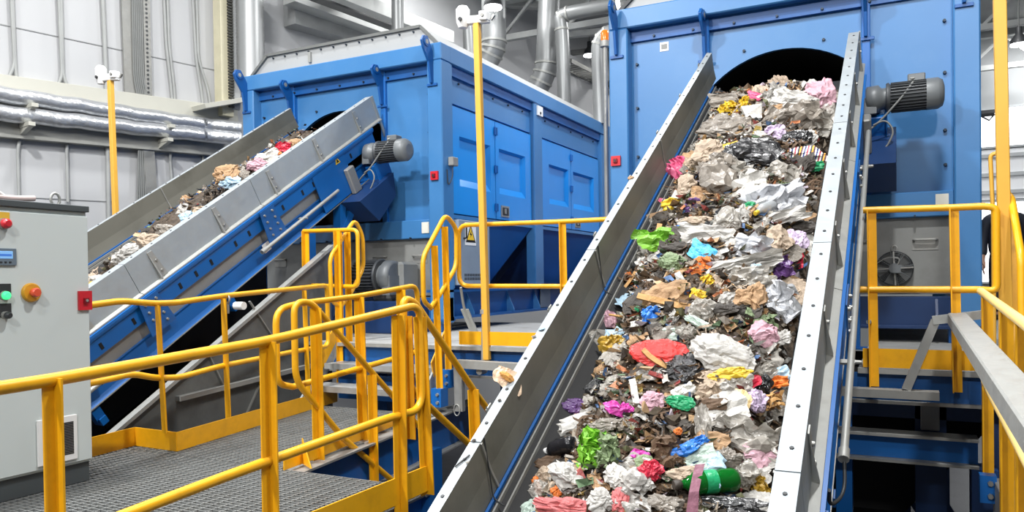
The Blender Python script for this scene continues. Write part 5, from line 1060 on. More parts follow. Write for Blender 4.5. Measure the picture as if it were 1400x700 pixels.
ITEMS = [
 ('plastic_bag', 'pale pink crumpled bag at the top edge of the heap by the mouth', 'bag', 1121, 132, 34, 36, 'blob', 'rose', 20, .7),
 ('plastic_bag', 'grey film bag hanging beside the pale pink bag by the mouth', 'bag', 1136, 150, 18, 36, 'blob', 'clear', 0, .6),
 ('plastic_bag', 'white bag with reddish print under the trommel mouth', 'bag', 1085, 137, 56, 26, 'blob', 'white', -8, .6),
 ('plastic_bag', 'twisted white film tail beside the printed white bag', 'bag', 1058, 133, 26, 20, 'sheet', 'white', 30, .9),
 ('food_wrapper', 'bright pink wrapper strip in front of the black trommel mouth', 'wrapper', 1036, 133, 24, 8, 'sheet', 'pink', -25, .6),
 ('plastic_bag', 'shiny black bag in the farthest corner of the main heap', 'bag', 990, 124, 38, 20, 'blob', 'black', 0, .8),
 ('plastic_tray', 'flat grey plastic tray sheet behind the yellow peelings', 'tray', 998, 138, 44, 14, 'sheet', 'grey', -4, .4),
 ('plastic_bag', 'grey bag slumped by the sidewall near the black bag', 'bag', 966, 138, 26, 24, 'blob', 'grey', 10, .7),
 ('plastic_bag', 'teal green bag wedged against the plain sidewall near the top', 'bag', 948, 157, 17, 26, 'blob', 'teal', 0, .7),
 ('vegetable_peelings', 'yellow peelings lying below the flat grey tray', 'peelings', 1006, 148, 34, 14, 'leafy', 'yellow', 15, .8),
 ('torn_carton', 'cream torn carton piece below the yellow peelings', 'carton', 1030, 155, 20, 12, 'box', 'paper', 10, .7),
 ('torn_carton', 'peach coloured carton scrap left of the large grey film', 'carton', 1060, 150, 20, 9, 'sheet', 'tan', 15, .5),
 ('plastic_sheet', 'large grey crumpled sheet in the upper middle of the heap', 'plastic film', 1082, 160, 62, 34, 'sheet', 'grey', 10, .8),
 ('plastic_sheet', 'glossy clear film draped beside the bolted sidewall below the pink bag', 'plastic film', 1112, 166, 44, 28, 'sheet', 'clear', -20, .9),
 ('plastic_sheet', 'long grey green film mass below the yellow peelings', 'plastic film', 992, 174, 54, 28, 'blob', 'grey', 8, .5),
 ('food_wrapper', 'lilac wrapper in the upper middle of the heap', 'wrapper', 1058, 182, 22, 16, 'sheet', 'lilac', 10, .7),
 ('plastic_cup', 'crushed blue cup near the plain sidewall below the teal bag', 'cup', 954, 187, 12, 10, 'blob', 'sky', 10, .8),
 ('wooden_stick', 'brown stick standing beside the crushed blue cup', 'stick', 962, 194, 22, 3.5, 'stick', 'wood', 70, .9),
 ('rag', 'black rag in front of the white twisted bag', 'rag', 1086, 189, 36, 18, 'blob', 'black', 0, .5),
 ('plastic_bag', 'white twisted bag hanging over the black rag', 'bag', 1104, 194, 20, 26, 'blob', 'white', -25, .6),
 ('plastic_bag', 'big shiny black bag across the upper middle of the heap', 'bag', 1030, 212, 68, 40, 'blob', 'black', -8, .55),
 ('plastic_bag', 'crumpled grey black film behind the big black bag', 'bag', 1040, 196, 34, 14, 'blob', 'dark', 10, .6),
 ('food_wrapper', 'yellow wrapper scrap above the big black bag', 'wrapper', 1000, 200, 20, 7, 'sheet', 'yellow', 10, .6),
 ('rag', 'beige knotted rag near the plain sidewall above the pink bag', 'rag', 966, 212, 38, 26, 'blob', 'beige', 30, .6),
 ('plastic_bag', 'large pale grey film bag below the big black bag', 'bag', 982, 246, 52, 56, 'bag', 'grey', 55, .6),
 ('plastic_sheet', 'clear wrinkled film beside the grey film bag', 'plastic film', 996, 232, 30, 34, 'sheet', 'clear', 60, .8),
 ('paper_sheet', 'white folded paper wedge right below the big black bag', 'paper', 1028, 255, 34, 38, 'sheet', 'paper', 40, .7),
 ('plastic_sheet', 'pale clear film with red print beside the folded paper', 'plastic film', 1072, 237, 34, 26, 'sheet', 'clear', -20, .8),
 ('foil_bag', 'large silver crumpled bag by the bolted sidewall', 'bag', 1060, 277, 64, 44, 'sheet', 'silver', 15, .8),
 ('paper_sheet', 'long white paper fold along the lower edge of the silver bag', 'paper', 1062, 300, 70, 16, 'sheet', 'white', 20, .8),
 ('rag', 'teal dark patterned rag by the bolted sidewall below the striped cloth', 'rag', 1108, 227, 26, 12, 'sheet', 'teal', 5, .7),
 ('plastic_bag', 'pink film bag hooked over the edge by the plain sidewall', 'bag', 927, 238, 30, 42, 'bag', 'pink', 40, .6),
 ('plastic_bag', 'smaller pink bag lower down against the plain sidewall', 'bag', 888, 284, 32, 16, 'blob', 'pink', -15, .6),
 ('food_wrapper', 'yellow wrapper behind the long white strip', 'wrapper', 918, 279, 24, 14, 'sheet', 'yellow', 20, .6),
 ('paper_strip', 'long curved white paper strip above the green bag', 'paper', 910, 290, 50, 9, 'stick', 'paper', 58, .4),
 ('rag', 'reddish brown scraps bundle beside the pink hooked bag', 'rag', 942, 255, 24, 26, 'blob', 'beige', 10, .6),
 ('torn_carton', 'tan carton flap by the plain sidewall above the green bag', 'carton', 886, 305, 28, 18, 'box', 'tan', 20, .5),
 ('plastic_bag', 'clear bag pressed on the sidewall left of the tan flap', 'bag', 873, 312, 16, 22, 'blob', 'clear', 0, .6),
 ('plastic_bag', 'bright green bag draped beside an upright wooden stick', 'bag', 908, 327, 58, 24, 'sheet', 'green', 6, .8),
 ('wooden_stick', 'upright wooden stick stuck into the bright green bag', 'stick', 900, 324, 26, 5, 'stick', 'wood', 85, .9),
 ('plastic_sheet', 'brown wet carton lying under the bright green bag', 'carton', 868, 332, 24, 20, 'blob', 'tan', 10, .6),
 ('shoe_sole', 'dark brown sole below the bright green bag', 'sole', 928, 339, 42, 11, 'blob', 'dark', 0, .5),
 ('plastic_sheet', 'long beige film roll above the printed white bag', 'plastic film', 952, 303, 34, 12, 'blob', 'beige', 5, .7),
 ('printed_bag', 'white bag with small colourful print in the middle of the heap', 'bag', 965, 322, 56, 24, 'sheet', 'white', -12, .7),
 ('torn_card', 'sky blue card below the printed white bag', 'card', 960, 344, 30, 20, 'sheet', 'sky', -30, .3),
 ('blue_pen', 'blue plastic stick above the printed white bag', 'stick', 933, 310, 20, 3, 'stick', 'blue', 22, .8),
 ('plastic_bag', 'pale film bag beside the white bottle neck', 'bag', 994, 302, 26, 34, 'blob', 'clear', -30, .6),
 ('plastic_bottle', 'white plastic bottle neck left of the silver bag', 'bottle', 1017, 295, 16, 26, 'blob', 'white', 5, .9),
 ('green_glass_piece', 'dark green bottle piece behind the white bottle neck', 'bottle', 1025, 282, 12, 8, 'blob', 'teal', 0, .8),
 ('plastic_sheet', 'dark blue grey film by the bolted sidewall under the silver bag', 'plastic film', 1096, 313, 34, 17, 'blob', 'dark', 5, .6),
 ('rag', 'beige folded cloth below the long white paper fold', 'rag', 1062, 330, 34, 32, 'blob', 'beige', 10, .6),
 ('plastic_sheet', 'white crumpled film beside the beige folded cloth', 'plastic film', 1030, 338, 40, 26, 'sheet', 'silver', -15, .8),
 ('plastic_bag', 'grey film bag by the bolted sidewall beside the beige cloth', 'bag', 1088, 330, 26, 28, 'blob', 'lilac', 10, .6),
 ('plastic_sheet', 'long white film fold across the middle of the heap', 'plastic film', 1020, 361, 80, 16, 'sheet', 'white', 14, .9),
 ('food_wrapper', 'purple wrapper by the bolted sidewall', 'wrapper', 1064, 366, 26, 24, 'sheet', 'purple', 20, .8),
 ('food_wrapper', 'white paper edge leaning on the purple wrapper', 'wrapper', 1050, 362, 20, 16, 'sheet', 'paper', 50, .6),
 ('food_wrapper', 'crimson scrap at the bolted sidewall beside the purple wrapper', 'wrapper', 1098, 360, 8, 18, 'sheet', 'crimson', 0, .7),
 ('plastic_sheet', 'pale blue film fold below the long white film', 'plastic film', 1034, 371, 14, 14, 'sheet', 'ice', -30, .7),
 ('plastic_bag', 'clear flat bag below the pale blue film fold', 'bag', 1025, 378, 38, 22, 'sheet', 'clear', 5, .6),
 ('rag', 'peach crumpled paper bag below the clear flat bag', 'paper bag', 1027, 409, 36, 34, 'blob', 'tan', 30, .6),
 ('foil_bag', 'silver crumpled bag beside the peach paper bag', 'bag', 1062, 412, 48, 46, 'sheet', 'silver', 8, .9),
 ('plastic_scoop', 'white plastic scoop beside the peach paper bag', 'scoop', 996, 410, 20, 16, 'sheet', 'white', 0, .6),
 ('rag', 'dark rag below the white plastic scoop', 'rag', 990, 424, 40, 14, 'blob', 'dark', 5, .5),
 ('plastic_cup', 'crushed clear cup near the yellow wrappers in the middle', 'cup', 962, 424, 30, 26, 'blob', 'clear', -10, .8),
 ('food_wrapper', 'upper yellow wrapper right of the cardboard tongue', 'wrapper', 968, 384, 13, 11, 'sheet', 'yellow', 20, .6),
 ('food_wrapper', 'lower yellow wrapper beside the crushed clear cup', 'wrapper', 954, 403, 16, 11, 'sheet', 'yellow', -10, .6),
 ('cardboard_piece', 'flat brown cardboard tongue in the middle of the heap', 'cardboard', 912, 401, 52, 22, 'sheet', 'tan', 18, .4),
 ('wooden_stick', 'pale wooden lath under the brown cardboard tongue', 'stick', 908, 415, 56, 6, 'stick', 'wood', -8, .7),
 ('plastic_bag', 'dark green bag below the bright green bag', 'bag', 920, 358, 30, 20, 'blob', 'sage', 0, .7),
 ('food_wrapper', 'orange wrapper leaning by the plain sidewall', 'wrapper', 856, 383, 9, 18, 'sheet', 'orange', 10, .5),
 ('wooden_stick', 'thin light stick leaning beside the orange wrapper', 'stick', 846, 391, 36, 3, 'stick', 'wood', 62, .8),
 ('paper_scrap', 'white square paper scrap near the orange wrapper', 'paper', 879, 362, 15, 14, 'sheet', 'paper', 35, .4),
 ('food_wrapper', 'royal blue wrapper above the big red sheet', 'wrapper', 890, 430, 20, 18, 'sheet', 'blue', 20, .8),
 ('bottle_cap', 'small green bottle cap near the royal blue wrapper', 'cap', 872, 424, 6, 6, 'blob', 'teal', 0, .8),
 ('rag', 'pinkish stained rag by the plain sidewall left of the ochre wrapper', 'rag', 822, 442, 24, 24, 'bag', 'rose', 80, .6),
 ('plastic_bag', 'translucent bag spilling over the edge by the plain sidewall', 'bag', 797, 468, 28, 36, 'sheet', 'clear', 75, .9),
 ('food_wrapper', 'ochre printed wrapper left of the big red sheet', 'wrapper', 837, 472, 24, 26, 'sheet', 'gold', 10, .8),
 ('plastic_sheet', 'big red plastic sheet in the middle of the heap', 'plastic film', 903, 481, 70, 36, lambda w, h, d, q: blob(w, h, d, q, 4, .24), 'red', 4, .3),
 ('wooden_stick', 'wooden lath resting on the lower edge of the big red sheet', 'stick', 900, 496, 40, 5, 'stick', 'wood', -32, .8),
 ('printed_bag', 'pale mint printed bag behind the big red sheet', 'bag', 914, 456, 26, 14, 'sheet', 'mint', 3, .5),
 ('plastic_cup', 'clear cup lying beside the pale mint bag', 'cup', 938, 456, 20, 18, 'blob', 'clear', 10, .9),
 ('plastic_bottle', 'long white flattened bottle with a teal cap', 'bottle', 956, 443, 40, 10, 'blob', 'mint', -20, .7),
 ('plastic_bag', 'large white clear bag right of the big red sheet', 'bag', 985, 484, 80, 46, lambda w, h, d, q: blob(w, h, d, q, 4, .34), 'white', -14, .5),
 ('plastic_bag', 'crumpled pinkish tissue near the bolted sidewall', 'tissue', 1044, 456, 32, 28, 'blob', 'rose', 20, .7),
 ('plastic_bag', 'white rolled bag beside the pinkish tissue', 'bag', 1070, 464, 20, 24, 'blob', 'white', -50, .6),
 ('plastic_bag', 'yellow bag under the large white clear bag', 'bag', 1000, 514, 52, 18, 'blob', 'yellow', 12, .6),
 ('food_wrapper', 'red and white wrapper strip below the yellow bag', 'wrapper', 1022, 526, 28, 13, 'sheet', 'crimson', 30, .5),
 ('plastic_cup', 'clear foam tray beneath the red wrapper strip', 'tray', 1010, 524, 30, 20, 'sheet', 'clear', 5, .5),
 ('rag', 'small black knotted bag right of the red wrapper strip', 'bag', 1045, 526, 20, 20, 'blob', 'black', 0, .8),
 ('paper_sheet', 'pale printed leaflet near the bolted sidewall', 'paper', 1062, 514, 28, 16, 'sheet', 'ice', 25, .4),
 ('food_wrapper', 'rusty orange scrap at the bolted sidewall below the leaflet', 'wrapper', 1068, 528, 24, 12, 'sheet', 'orange', 10, .7),
 ('plastic_sheet', 'clear grey film left of the pale printed leaflet', 'plastic film', 1048, 508, 24, 14, 'sheet', 'clear', 35, .7),
 ('cleaning_net', 'mauve bath puff near the tangled straw', 'puff', 1034, 550, 24, 28, 'blob', 'lilac', 0, .9),
 ('straw_tangle', 'tangled straw coloured fibres by the bolted sidewall', 'fibres', 1058, 550, 32, 32, 'tangle', 'wood', 0, .6),
 ('paper_sheet', 'large white sheet of paper in the lower middle of the heap', 'paper', 992, 556, 46, 36, 'sheet', 'paper', 28, .25),
 ('cardboard_piece', 'pale yellow card behind the large white sheet', 'cardboard', 1010, 556, 22, 38, 'sheet', fol('cream_card', (240, 208, 150), .5), -20, .3),
 ('paper_sheet', 'small folded white note above the large white sheet', 'paper', 989, 536, 20, 22, 'sheet', 'white', 10, .5),
 ('rag', 'beige napkin left of the folded white note', 'napkin', 968, 538, 26, 18, 'sheet', 'beige', 5, .8),
 ('cardboard_piece', 'brown cardboard flap under the beige napkin', 'cardboard', 974, 553, 30, 14, 'sheet', 'brown', 8, .3),
 ('plastic_bag', 'green film bag below a white paper scrap', 'bag', 930, 550, 38, 16, 'blob', 'teal', -4, .6),
 ('paper_scrap', 'white paper scrap on the green film bag', 'paper', 936, 537, 24, 16, 'sheet', 'paper', 40, .6),
 ('plastic_bag', 'knotted magenta bag in the lower half of the heap', 'bag', 842, 560, 34, 22, 'bag', 'magenta', -10, .7),
 ('rag', 'pink stained tissue right of the magenta bag', 'tissue', 892, 549, 28, 24, 'blob', 'rose', 20, .5),
 ('paper_strip', 'white bent paper strip above the pink stained tissue', 'paper', 868, 538, 28, 7, 'stick', 'paper', -70, .6),
 ('food_wrapper', 'dark violet net scraps by the plain sidewall', 'net', 786, 557, 28, 18, 'blob', 'purple', 5, .5),
 ('plastic_bag', 'long dirty white bag along the plain sidewall', 'bag', 788, 580, 60, 34, 'bag', 'white', 25, .5),
 ('plastic_sheet', 'grey crumpled film right of the long dirty white bag', 'plastic film', 826, 582, 36, 18, 'blob', 'grey', 8, .6),
 ('lettuce_leaves', 'bright lime lettuce leaves near the dark bottle', 'leaves', 808, 612, 36, 48, 'leafy', 'lime', 20, .8),
 ('herb_bunch', 'dull green herb bunch beside the lime lettuce', 'leaves', 832, 616, 36, 42, 'leafy', 'sage', 0, .6),
 ('paper_sheet', 'crumpled white paper below the herb bunch', 'paper', 842, 650, 26, 30, 'blob', 'paper', 30, .5),
 ('plastic_bag', 'white carrier bag with a torn handle right of the herb bunch', 'bag', 866, 655, 34, 40, 'bag', 'white', -50, .6),
 ('plastic_bag', 'flat white film below the torn carrier bag', 'bag', 868, 688, 36, 24, 'sheet', 'white', -15, .6),
 ('red_bag', 'round red bag right of the torn carrier bag', 'bag', 890, 643, 28, 26, 'blob', 'crimson', 10, .8),
 ('food_wrapper', 'green leaf scrap above the round red bag', 'leaf', 880, 631, 18, 11, 'sheet', 'sage', 25, .6),
 ('food_wrapper', 'magenta and white wrapper above the green leaf scrap', 'wrapper', 876, 624, 20, 12, 'sheet', 'magenta', -10, .7),
 ('plastic_bag', 'bright blue twisted bag in the lower middle', 'bag', 940, 614, 44, 20, 'bag', 'blue', 28, .7),
 ('rag', 'brown grey striped rag left of the blue twisted bag', 'rag', 914, 614, 30, 34, 'sheet', 'brown', 20, .9),
 ('paper_sheet', 'pale greenish newspaper piece right of the blue bag', 'paper', 960, 626, 36, 24, 'sheet', 'mint', 28, .3),
 ('plastic_sheet', 'large clear film arching over cardboard near the bolted sidewall', 'plastic film', 1018, 598, 74, 38, 'sheet', 'clear', -10, 1.0),
 ('plastic_sheet', 'upright clear film tongue left of the large clear film', 'plastic film', 962, 582, 16, 50, 'sheet', 'clear', 12, .9),
 ('cardboard_piece', 'tan cardboard under the large clear film', 'cardboard', 976, 601, 34, 20, 'sheet', 'tan', -5, .3),
 ('rag', 'white and pink stained cloth by the bolted sidewall', 'cloth', 1038, 622, 40, 34, 'blob', 'rose', 15, .6),
 ('plastic_bag', 'clear puffed bag below the stained cloth', 'bag', 1020, 648, 30, 30, 'blob', 'clear', 0, .8),
 ('rag', 'grey knotted rag left of the clear puffed bag', 'rag', 996, 626, 30, 22, 'blob', 'grey', 0, .7),
 ('food_wrapper', 'small orange fruit piece near the blue twisted bag', 'fruit', 928, 591, 9, 9, 'blob', 'orange', 0, .9),
 ('tissue', 'brown white tissue above the green bottle', 'tissue', 940, 650, 44, 20, 'blob', 'beige', 5, .6),
 ('banana_peel', 'yellow brown peel beside the base of the green bottle', 'peel', 1044, 668, 18, 36, 'leafy', 'gold', 10, .7),
 ('plastic_bag', 'black crumpled bag along the lower edge below the green bottle', 'bag', 998, 692, 84, 22, 'blob', 'black', 3, .6),
 ('rag', 'dirty brown cloth left of the dark bottle', 'rag', 738, 634, 40, 24, 'blob', 'brown', 10, .6),
 ('plastic_sheet', 'clear ribbed film by the plain sidewall at the bottom', 'plastic film', 702, 664, 28, 22, 'blob', 'clear', -5, .7),
 ('torn_carton', 'pale mint carton corner at the bottom by the plain sidewall', 'carton', 694, 690, 24, 16, 'sheet', 'mint', 40, .5),
 ('tissue', 'white tissue with cord in the lower corner of the heap', 'tissue', 778, 652, 44, 32, 'blob', 'white', -15, .6),
 ('tissue', 'beige paper wad left of the white tissue', 'tissue', 744, 652, 26, 24, 'blob', 'beige', 20, .7),
 ('orange_peel', 'long orange peel beside the beige paper wad', 'peel', 734, 672, 30, 9, 'sheet', 'orange', -55, .8),
 ('orange_peel', 'orange scrap between the peel and the white tissue', 'peel', 761, 674, 14, 12, 'blob', 'orange', 0, .6),
 ('meat_tray', 'wet pink red sack at the bottom edge of the heap', 'sack', 774, 694, 72, 24, 'blob', 'meat', 0, .6),
 ('tissue', 'shredded white tissue at the bottom right of the pink sack', 'tissue', 822, 684, 34, 26, 'blob', 'white', 0, .6),
 ('rag', 'brown wet rag near the centre bottom', 'rag', 846, 684, 20, 30, 'blob', 'meat', 0, .5),
 ('plastic_bag', 'grey bag piece left of the green bottle label', 'bag', 912, 690, 40, 22, 'blob', 'grey', 0, .6),
]
for (nm, lb, ct, px, py, w, h, mk, m, rot, dk) in ITEMS: sp(nm, lb, ct, px, py, w, h, mk, m, rot, dk)

# bottles and the striped cloth, built one by one
def at_pile(px, py, lift): p, x, s = on_pile(px, py); return p+CN*lift, x, s
def bottle(label, a_px, b_px, r, prof, glass, cap, band=None, ribbon=None):
    a, _, _ = at_pile(*a_px, r*.75); b, x, s = at_pile(*b_px, r*.75); ax = (b-a); L = ax.length; ax.normalize(); SPOTS.append((x, s, .12, 0)); SPOTS.append(((a.x-CXM), a.dot(CU), .12, 0))
    t = thing('plastic_bottle', label, 'bottle', a); mb = MB(); mb.lathe([(f*L, k*r) for f, k in prof], a, ax, 22); part('bottle_body', mb, glass, t)
    mb = MB(); mb.lathe([(0, r*.36), (.002, r*.42), (.03, r*.42), (.032, r*.34)], a-ax*.016, ax, 16); part('cap', mb, cap, t)
    if band: mb = MB(); mb.lathe([(L*.42, r*1.015), (L*.62, r*1.015)], a, ax, 22); part('label_band', mb, band, t)
    return t, a, ax, L
PB = [(0, .36), (.1, .36), (.14, .5), (.26, .95), (.4, 1), (.62, 1), (.66, .94), (.72, 1), (.9, 1), (.97, .86), (1, .5)]
GG = bpy.data.materials.new('green_bottle_plastic'); GG.use_nodes = True; b_ = GG.node_tree.nodes['Principled BSDF']; b_.inputs['Base Color'].default_value = (.006, .17, .02, 1); b_.inputs['Roughness'].default_value = .08; b_.inputs['Transmission Weight'].default_value = .45; b_.inputs['IOR'].default_value = 1.35
t, a, ax, L = bottle('green plastic bottle lying near the lower edge of the heap', (928, 672), (1010, 664), .046, PB, GG, TM['dark'], TM['teal'])
mb = MB(); s0 = a+ax*L*.36; up = CN*.05; sd = ax*.02; drop = (-CU*.16-CN*.03); mb.add([s0-sd+up+CU*.05, s0+sd+up+CU*.05, s0+sd+up, s0-sd+up, s0+sd+up+drop*.5+CN*.0, s0-sd+up+drop*.5, s0+sd*1.3+up*.3+drop, s0-sd*1.2+up*.3+drop], [(0, 1, 2, 3), (3, 2, 4, 5), (5, 4, 6, 7)]); solo('mauve_ribbon', mb, fol('mauve_ribbon_cloth', (146, 98, 114), .55), 'dull mauve ribbon lying across the green bottle', 'ribbon')
bottle('dark bottle with a white cap near the lime lettuce', (748, 623), (786, 612), .036, PB, fol('dark_bottle_plastic', (24, 24, 28), .25, da=.1), PLASTW)
bottle('clear bottle with a yellow cap on the silver bag', (1035, 296), (1058, 284), .034, PB, fol('clear_bottle_plastic', (200, 204, 206), .15, .5, .8, da=.05), TM['yellow'])
STR = bpy.data.materials.new('striped_cloth'); STR.use_nodes = True; nt = STR.node_tree; bs = nt.nodes['Principled BSDF']; tc = nt.nodes.new('ShaderNodeTexCoord'); wv = nt.nodes.new('ShaderNodeTexWave'); wv.inputs['Scale'].default_value = 4; wv.inputs['Distortion'].default_value = 1.5; wv.wave_profile = 'SAW'
cr = nt.nodes.new('ShaderNodeValToRGB'); cr.color_ramp.interpolation = 'CONSTANT'
for i, c in enumerate(((240, 236, 228), (170, 50, 70), (240, 236, 228), (30, 34, 60), (230, 170, 70), (90, 60, 70), (236, 230, 220), (40, 60, 120))):
    e = cr.color_ramp.elements[i] if i < 2 else cr.color_ramp.elements.new(i/8); e.position = i/8; e.color = (*lin(c), 1)
nt.links.new(tc.outputs['Object'], wv.inputs['Vector']); nt.links.new(wv.outputs['Fac'], cr.inputs['Fac']); nt.links.new(cr.outputs['Color'], bs.inputs['Base Color']); bs.inputs['Roughness'].default_value = .7
TM['stripe'] = STR
sp('striped_cloth', 'striped multicoloured cloth by the bolted sidewall near the top', 'cloth', 1100, 214, 46, 20, 'blob', 'stripe', -8, .5)
# bread on paper left on the sidewall rim
p = PP(695, 520, CP3(0, 0, .0), CN); t = thing('bread_wrapper', 'bitten bread on torn pale paper lying on the plain sidewall rim', 'food', p)
k = depth(p)/F_PX; n = (CN*.6-p.normalized()*.4).normalized(); axx = V((1, 0, 0)); axx = (axx-n*axx.x).normalized(); ayy = n.cross(axx)
s = sheet(46*k, 40*k, .02, 77, 11, .3); mb = MB(); mb.add([p+axx*q.x+ayy*q.y+n*(q.z+.012) for q in s.v], s.f); part('torn_paper', mb, fol('greasy_paper', (236, 206, 176), .5, da=.15), t)
s = blob(26*k, 17*k, .04, 78, 3, .35); mb = MB(); mb.add([p+axx*q.x+ayy*q.y+n*(q.z+.03) for q in s.v], s.f); part('bread_crust', mb, fol('bread_crust', (222, 160, 84), .6, da=.2), t)
for i, (x, y, w, lb) in enumerate(((683, 547, 6, 'dark pebble on the sidewall rim below the bread paper'), (648, 602, 7, 'flat dark chip on the sidewall rim, lower down'), (740, 450, 9, 'pale bottle shard on the sidewall rim above the bread paper'), (730, 460, 7, 'folded grey scrap on the sidewall rim above the bread paper'), (862, 243, 10, 'tan scrap on the sidewall rim beside the red switch'), (639, 632, 6, 'loose ring of plastic on the sidewall rim near the bottom'))):
    p = PP(x, y, CP3(0, 0, .006), CN); k = depth(p)/F_PX; put('rim_scrap', lb, 'scrap', p, w*k, w*k*.7, w*k*.4, .6, 'blob', TM[('dark', 'dark', 'ice', 'grey', 'tan', 'clear')[i]], None, .1)
mb = MB(); mb.bar(PP(622, 638, CP3(0, 0, .006), CN), PP(642, 622, CP3(0, 0, .006), CN), .005, .005); solo('thin_rod', mb, DKGREY, 'thin dark rod lying on the sidewall rim near the bottom', 'rod')

# the rest of the heap: individual pieces, filled in between the named ones
KINDS = [('plastic_film_piece', 'grey plastic film', 'plastic film', 'blob', 'grey', 9), ('plastic_film_piece', 'flat grey plastic film', 'plastic film', 'sheet', 'grey', 14), ('plastic_film_piece', 'clear plastic film', 'plastic film', 'sheet', 'clear', 16), ('plastic_bag_piece', 'white plastic bag', 'bag', 'blob', 'white', 6), ('plastic_bag_piece', 'flat white plastic bag', 'bag', 'sheet', 'white', 7), ('paper_piece', 'white paper', 'paper', 'sheet', 'paper', 6),
 ('tissue_piece', 'beige tissue', 'tissue', 'blob', 'beige', 8), ('tissue_piece', 'flat beige tissue', 'tissue', 'sheet', 'beige', 9), ('cardboard_scrap', 'tan cardboard', 'cardboard', 'sheet', 'tan', 11), ('organic_clump', 'brown organic waste', 'waste', 'tangle', 'brown', 26), ('rag_piece', 'dark wet rag', 'rag', 'blob', 'dark', 16), ('black_bag_piece', 'black bag film', 'bag', 'blob', 'black', 8),
 ('leaf_clump', 'dull green leaves', 'leaves', 'leafy', 'sage', 5), ('fibre_tangle', 'pale fibre', 'fibres', 'tangle', 'beige', 7), ('wrapper_piece', 'ice blue wrapper', 'wrapper', 'sheet', 'ice', 2), ('wrapper_piece', 'red wrapper', 'wrapper', 'sheet', 'crimson', 1.2), ('wrapper_piece', 'orange wrapper', 'wrapper', 'sheet', 'orange', 1.2), ('wrapper_piece', 'purple wrapper', 'wrapper', 'sheet', 'purple', .8), ('wooden_splinter', 'raw wood splinter', 'wood', 'stick', 'wood', 7)]
VAR = {}
def variant(i):
    nm, ds, ct, mk, m, _ = KINDS[i]; v = VAR.setdefault(i, [])
    if len(v) < 6:
        mb = GEN[mk](1, 1 if mk != 'stick' else .09, .55 if mk != 'stick' else .08, 500+i*31+len(v)*7, *((4,) if mk == 'blob' else ())); v.append(mesh_of(nm, mb, TM[m], V((0, 0, 0)))); return v[-1]
    return RT.choice(v)
SIZEW = {'crumpled': 1, 'torn': 1}
def fill(n, ox, fn, s0, s1, hw, place, size, cam_ok=None):
    ROWS = 26 if not ox else 14; cnt = {}; tries = 0; done = 0; pts = []
    while done < n and tries < n*60:
        tries += 1; s = s0+(s1-s0)*RT.random()**1.25; x = RT.uniform(-hw+.02 if ox else -(.40+.10*max(0, min(1, (s-1.9)/3.2))), hw)
        L = size*RT.choice((.5, .6, .75, .9, 1.05, 1.3))*(1 if not ox else .9)
        if any(o == ox and (x-a)**2+(s-b)**2 < (r_*.62)**2 for a, b, r_, o in SPOTS): continue
        if any((x-a)**2+(s-b)**2 < (.50*(L+l))**2*.42 for a, b, l in pts): continue
        pts.append((x, s, L)); done += 1
        i = RT.choices(range(len(KINDS)), [k[5] for k in KINDS])[0]; nm, ds, ct, mk, m, _ = KINDS[i]; me = variant(i)
        zs = min(2, int((s-s0)/(s1-s0)*3)); zx = 0 if x < -hw/3 else (2 if x > hw/3 else 1)
        where = place[zs][zx]; lb = '%s piece %s' % (ds, where)
        p = CP3(CXM+x, s, fn(x, s)-.012, ox); k = RT.uniform(.75, 1.1)
        o = put(nm, lb, ct, p, 1, 1, 1, RT.uniform(0, 6.28), mk, None, '%s pieces %s' % (ds, where), RT.uniform(.1, .5), me, .35); o.scale = (L*k, L*RT.uniform(.6, 1)/k, L*RT.uniform(.4, .75))
    return done
PLACE = [['low on the main heap by the plain sidewall', 'low on the main heap along its middle', 'low on the main heap by the bolted sidewall'], ['halfway up the main heap by the plain sidewall', 'halfway up the main heap along its middle', 'halfway up the main heap by the bolted sidewall'], ['high on the main heap by the plain sidewall', 'high on the main heap along its middle', 'high on the main heap by the bolted sidewall']]
print('filled', fill(250, 0, pile_h, 1.45, 6.75, .45, PLACE, .175))
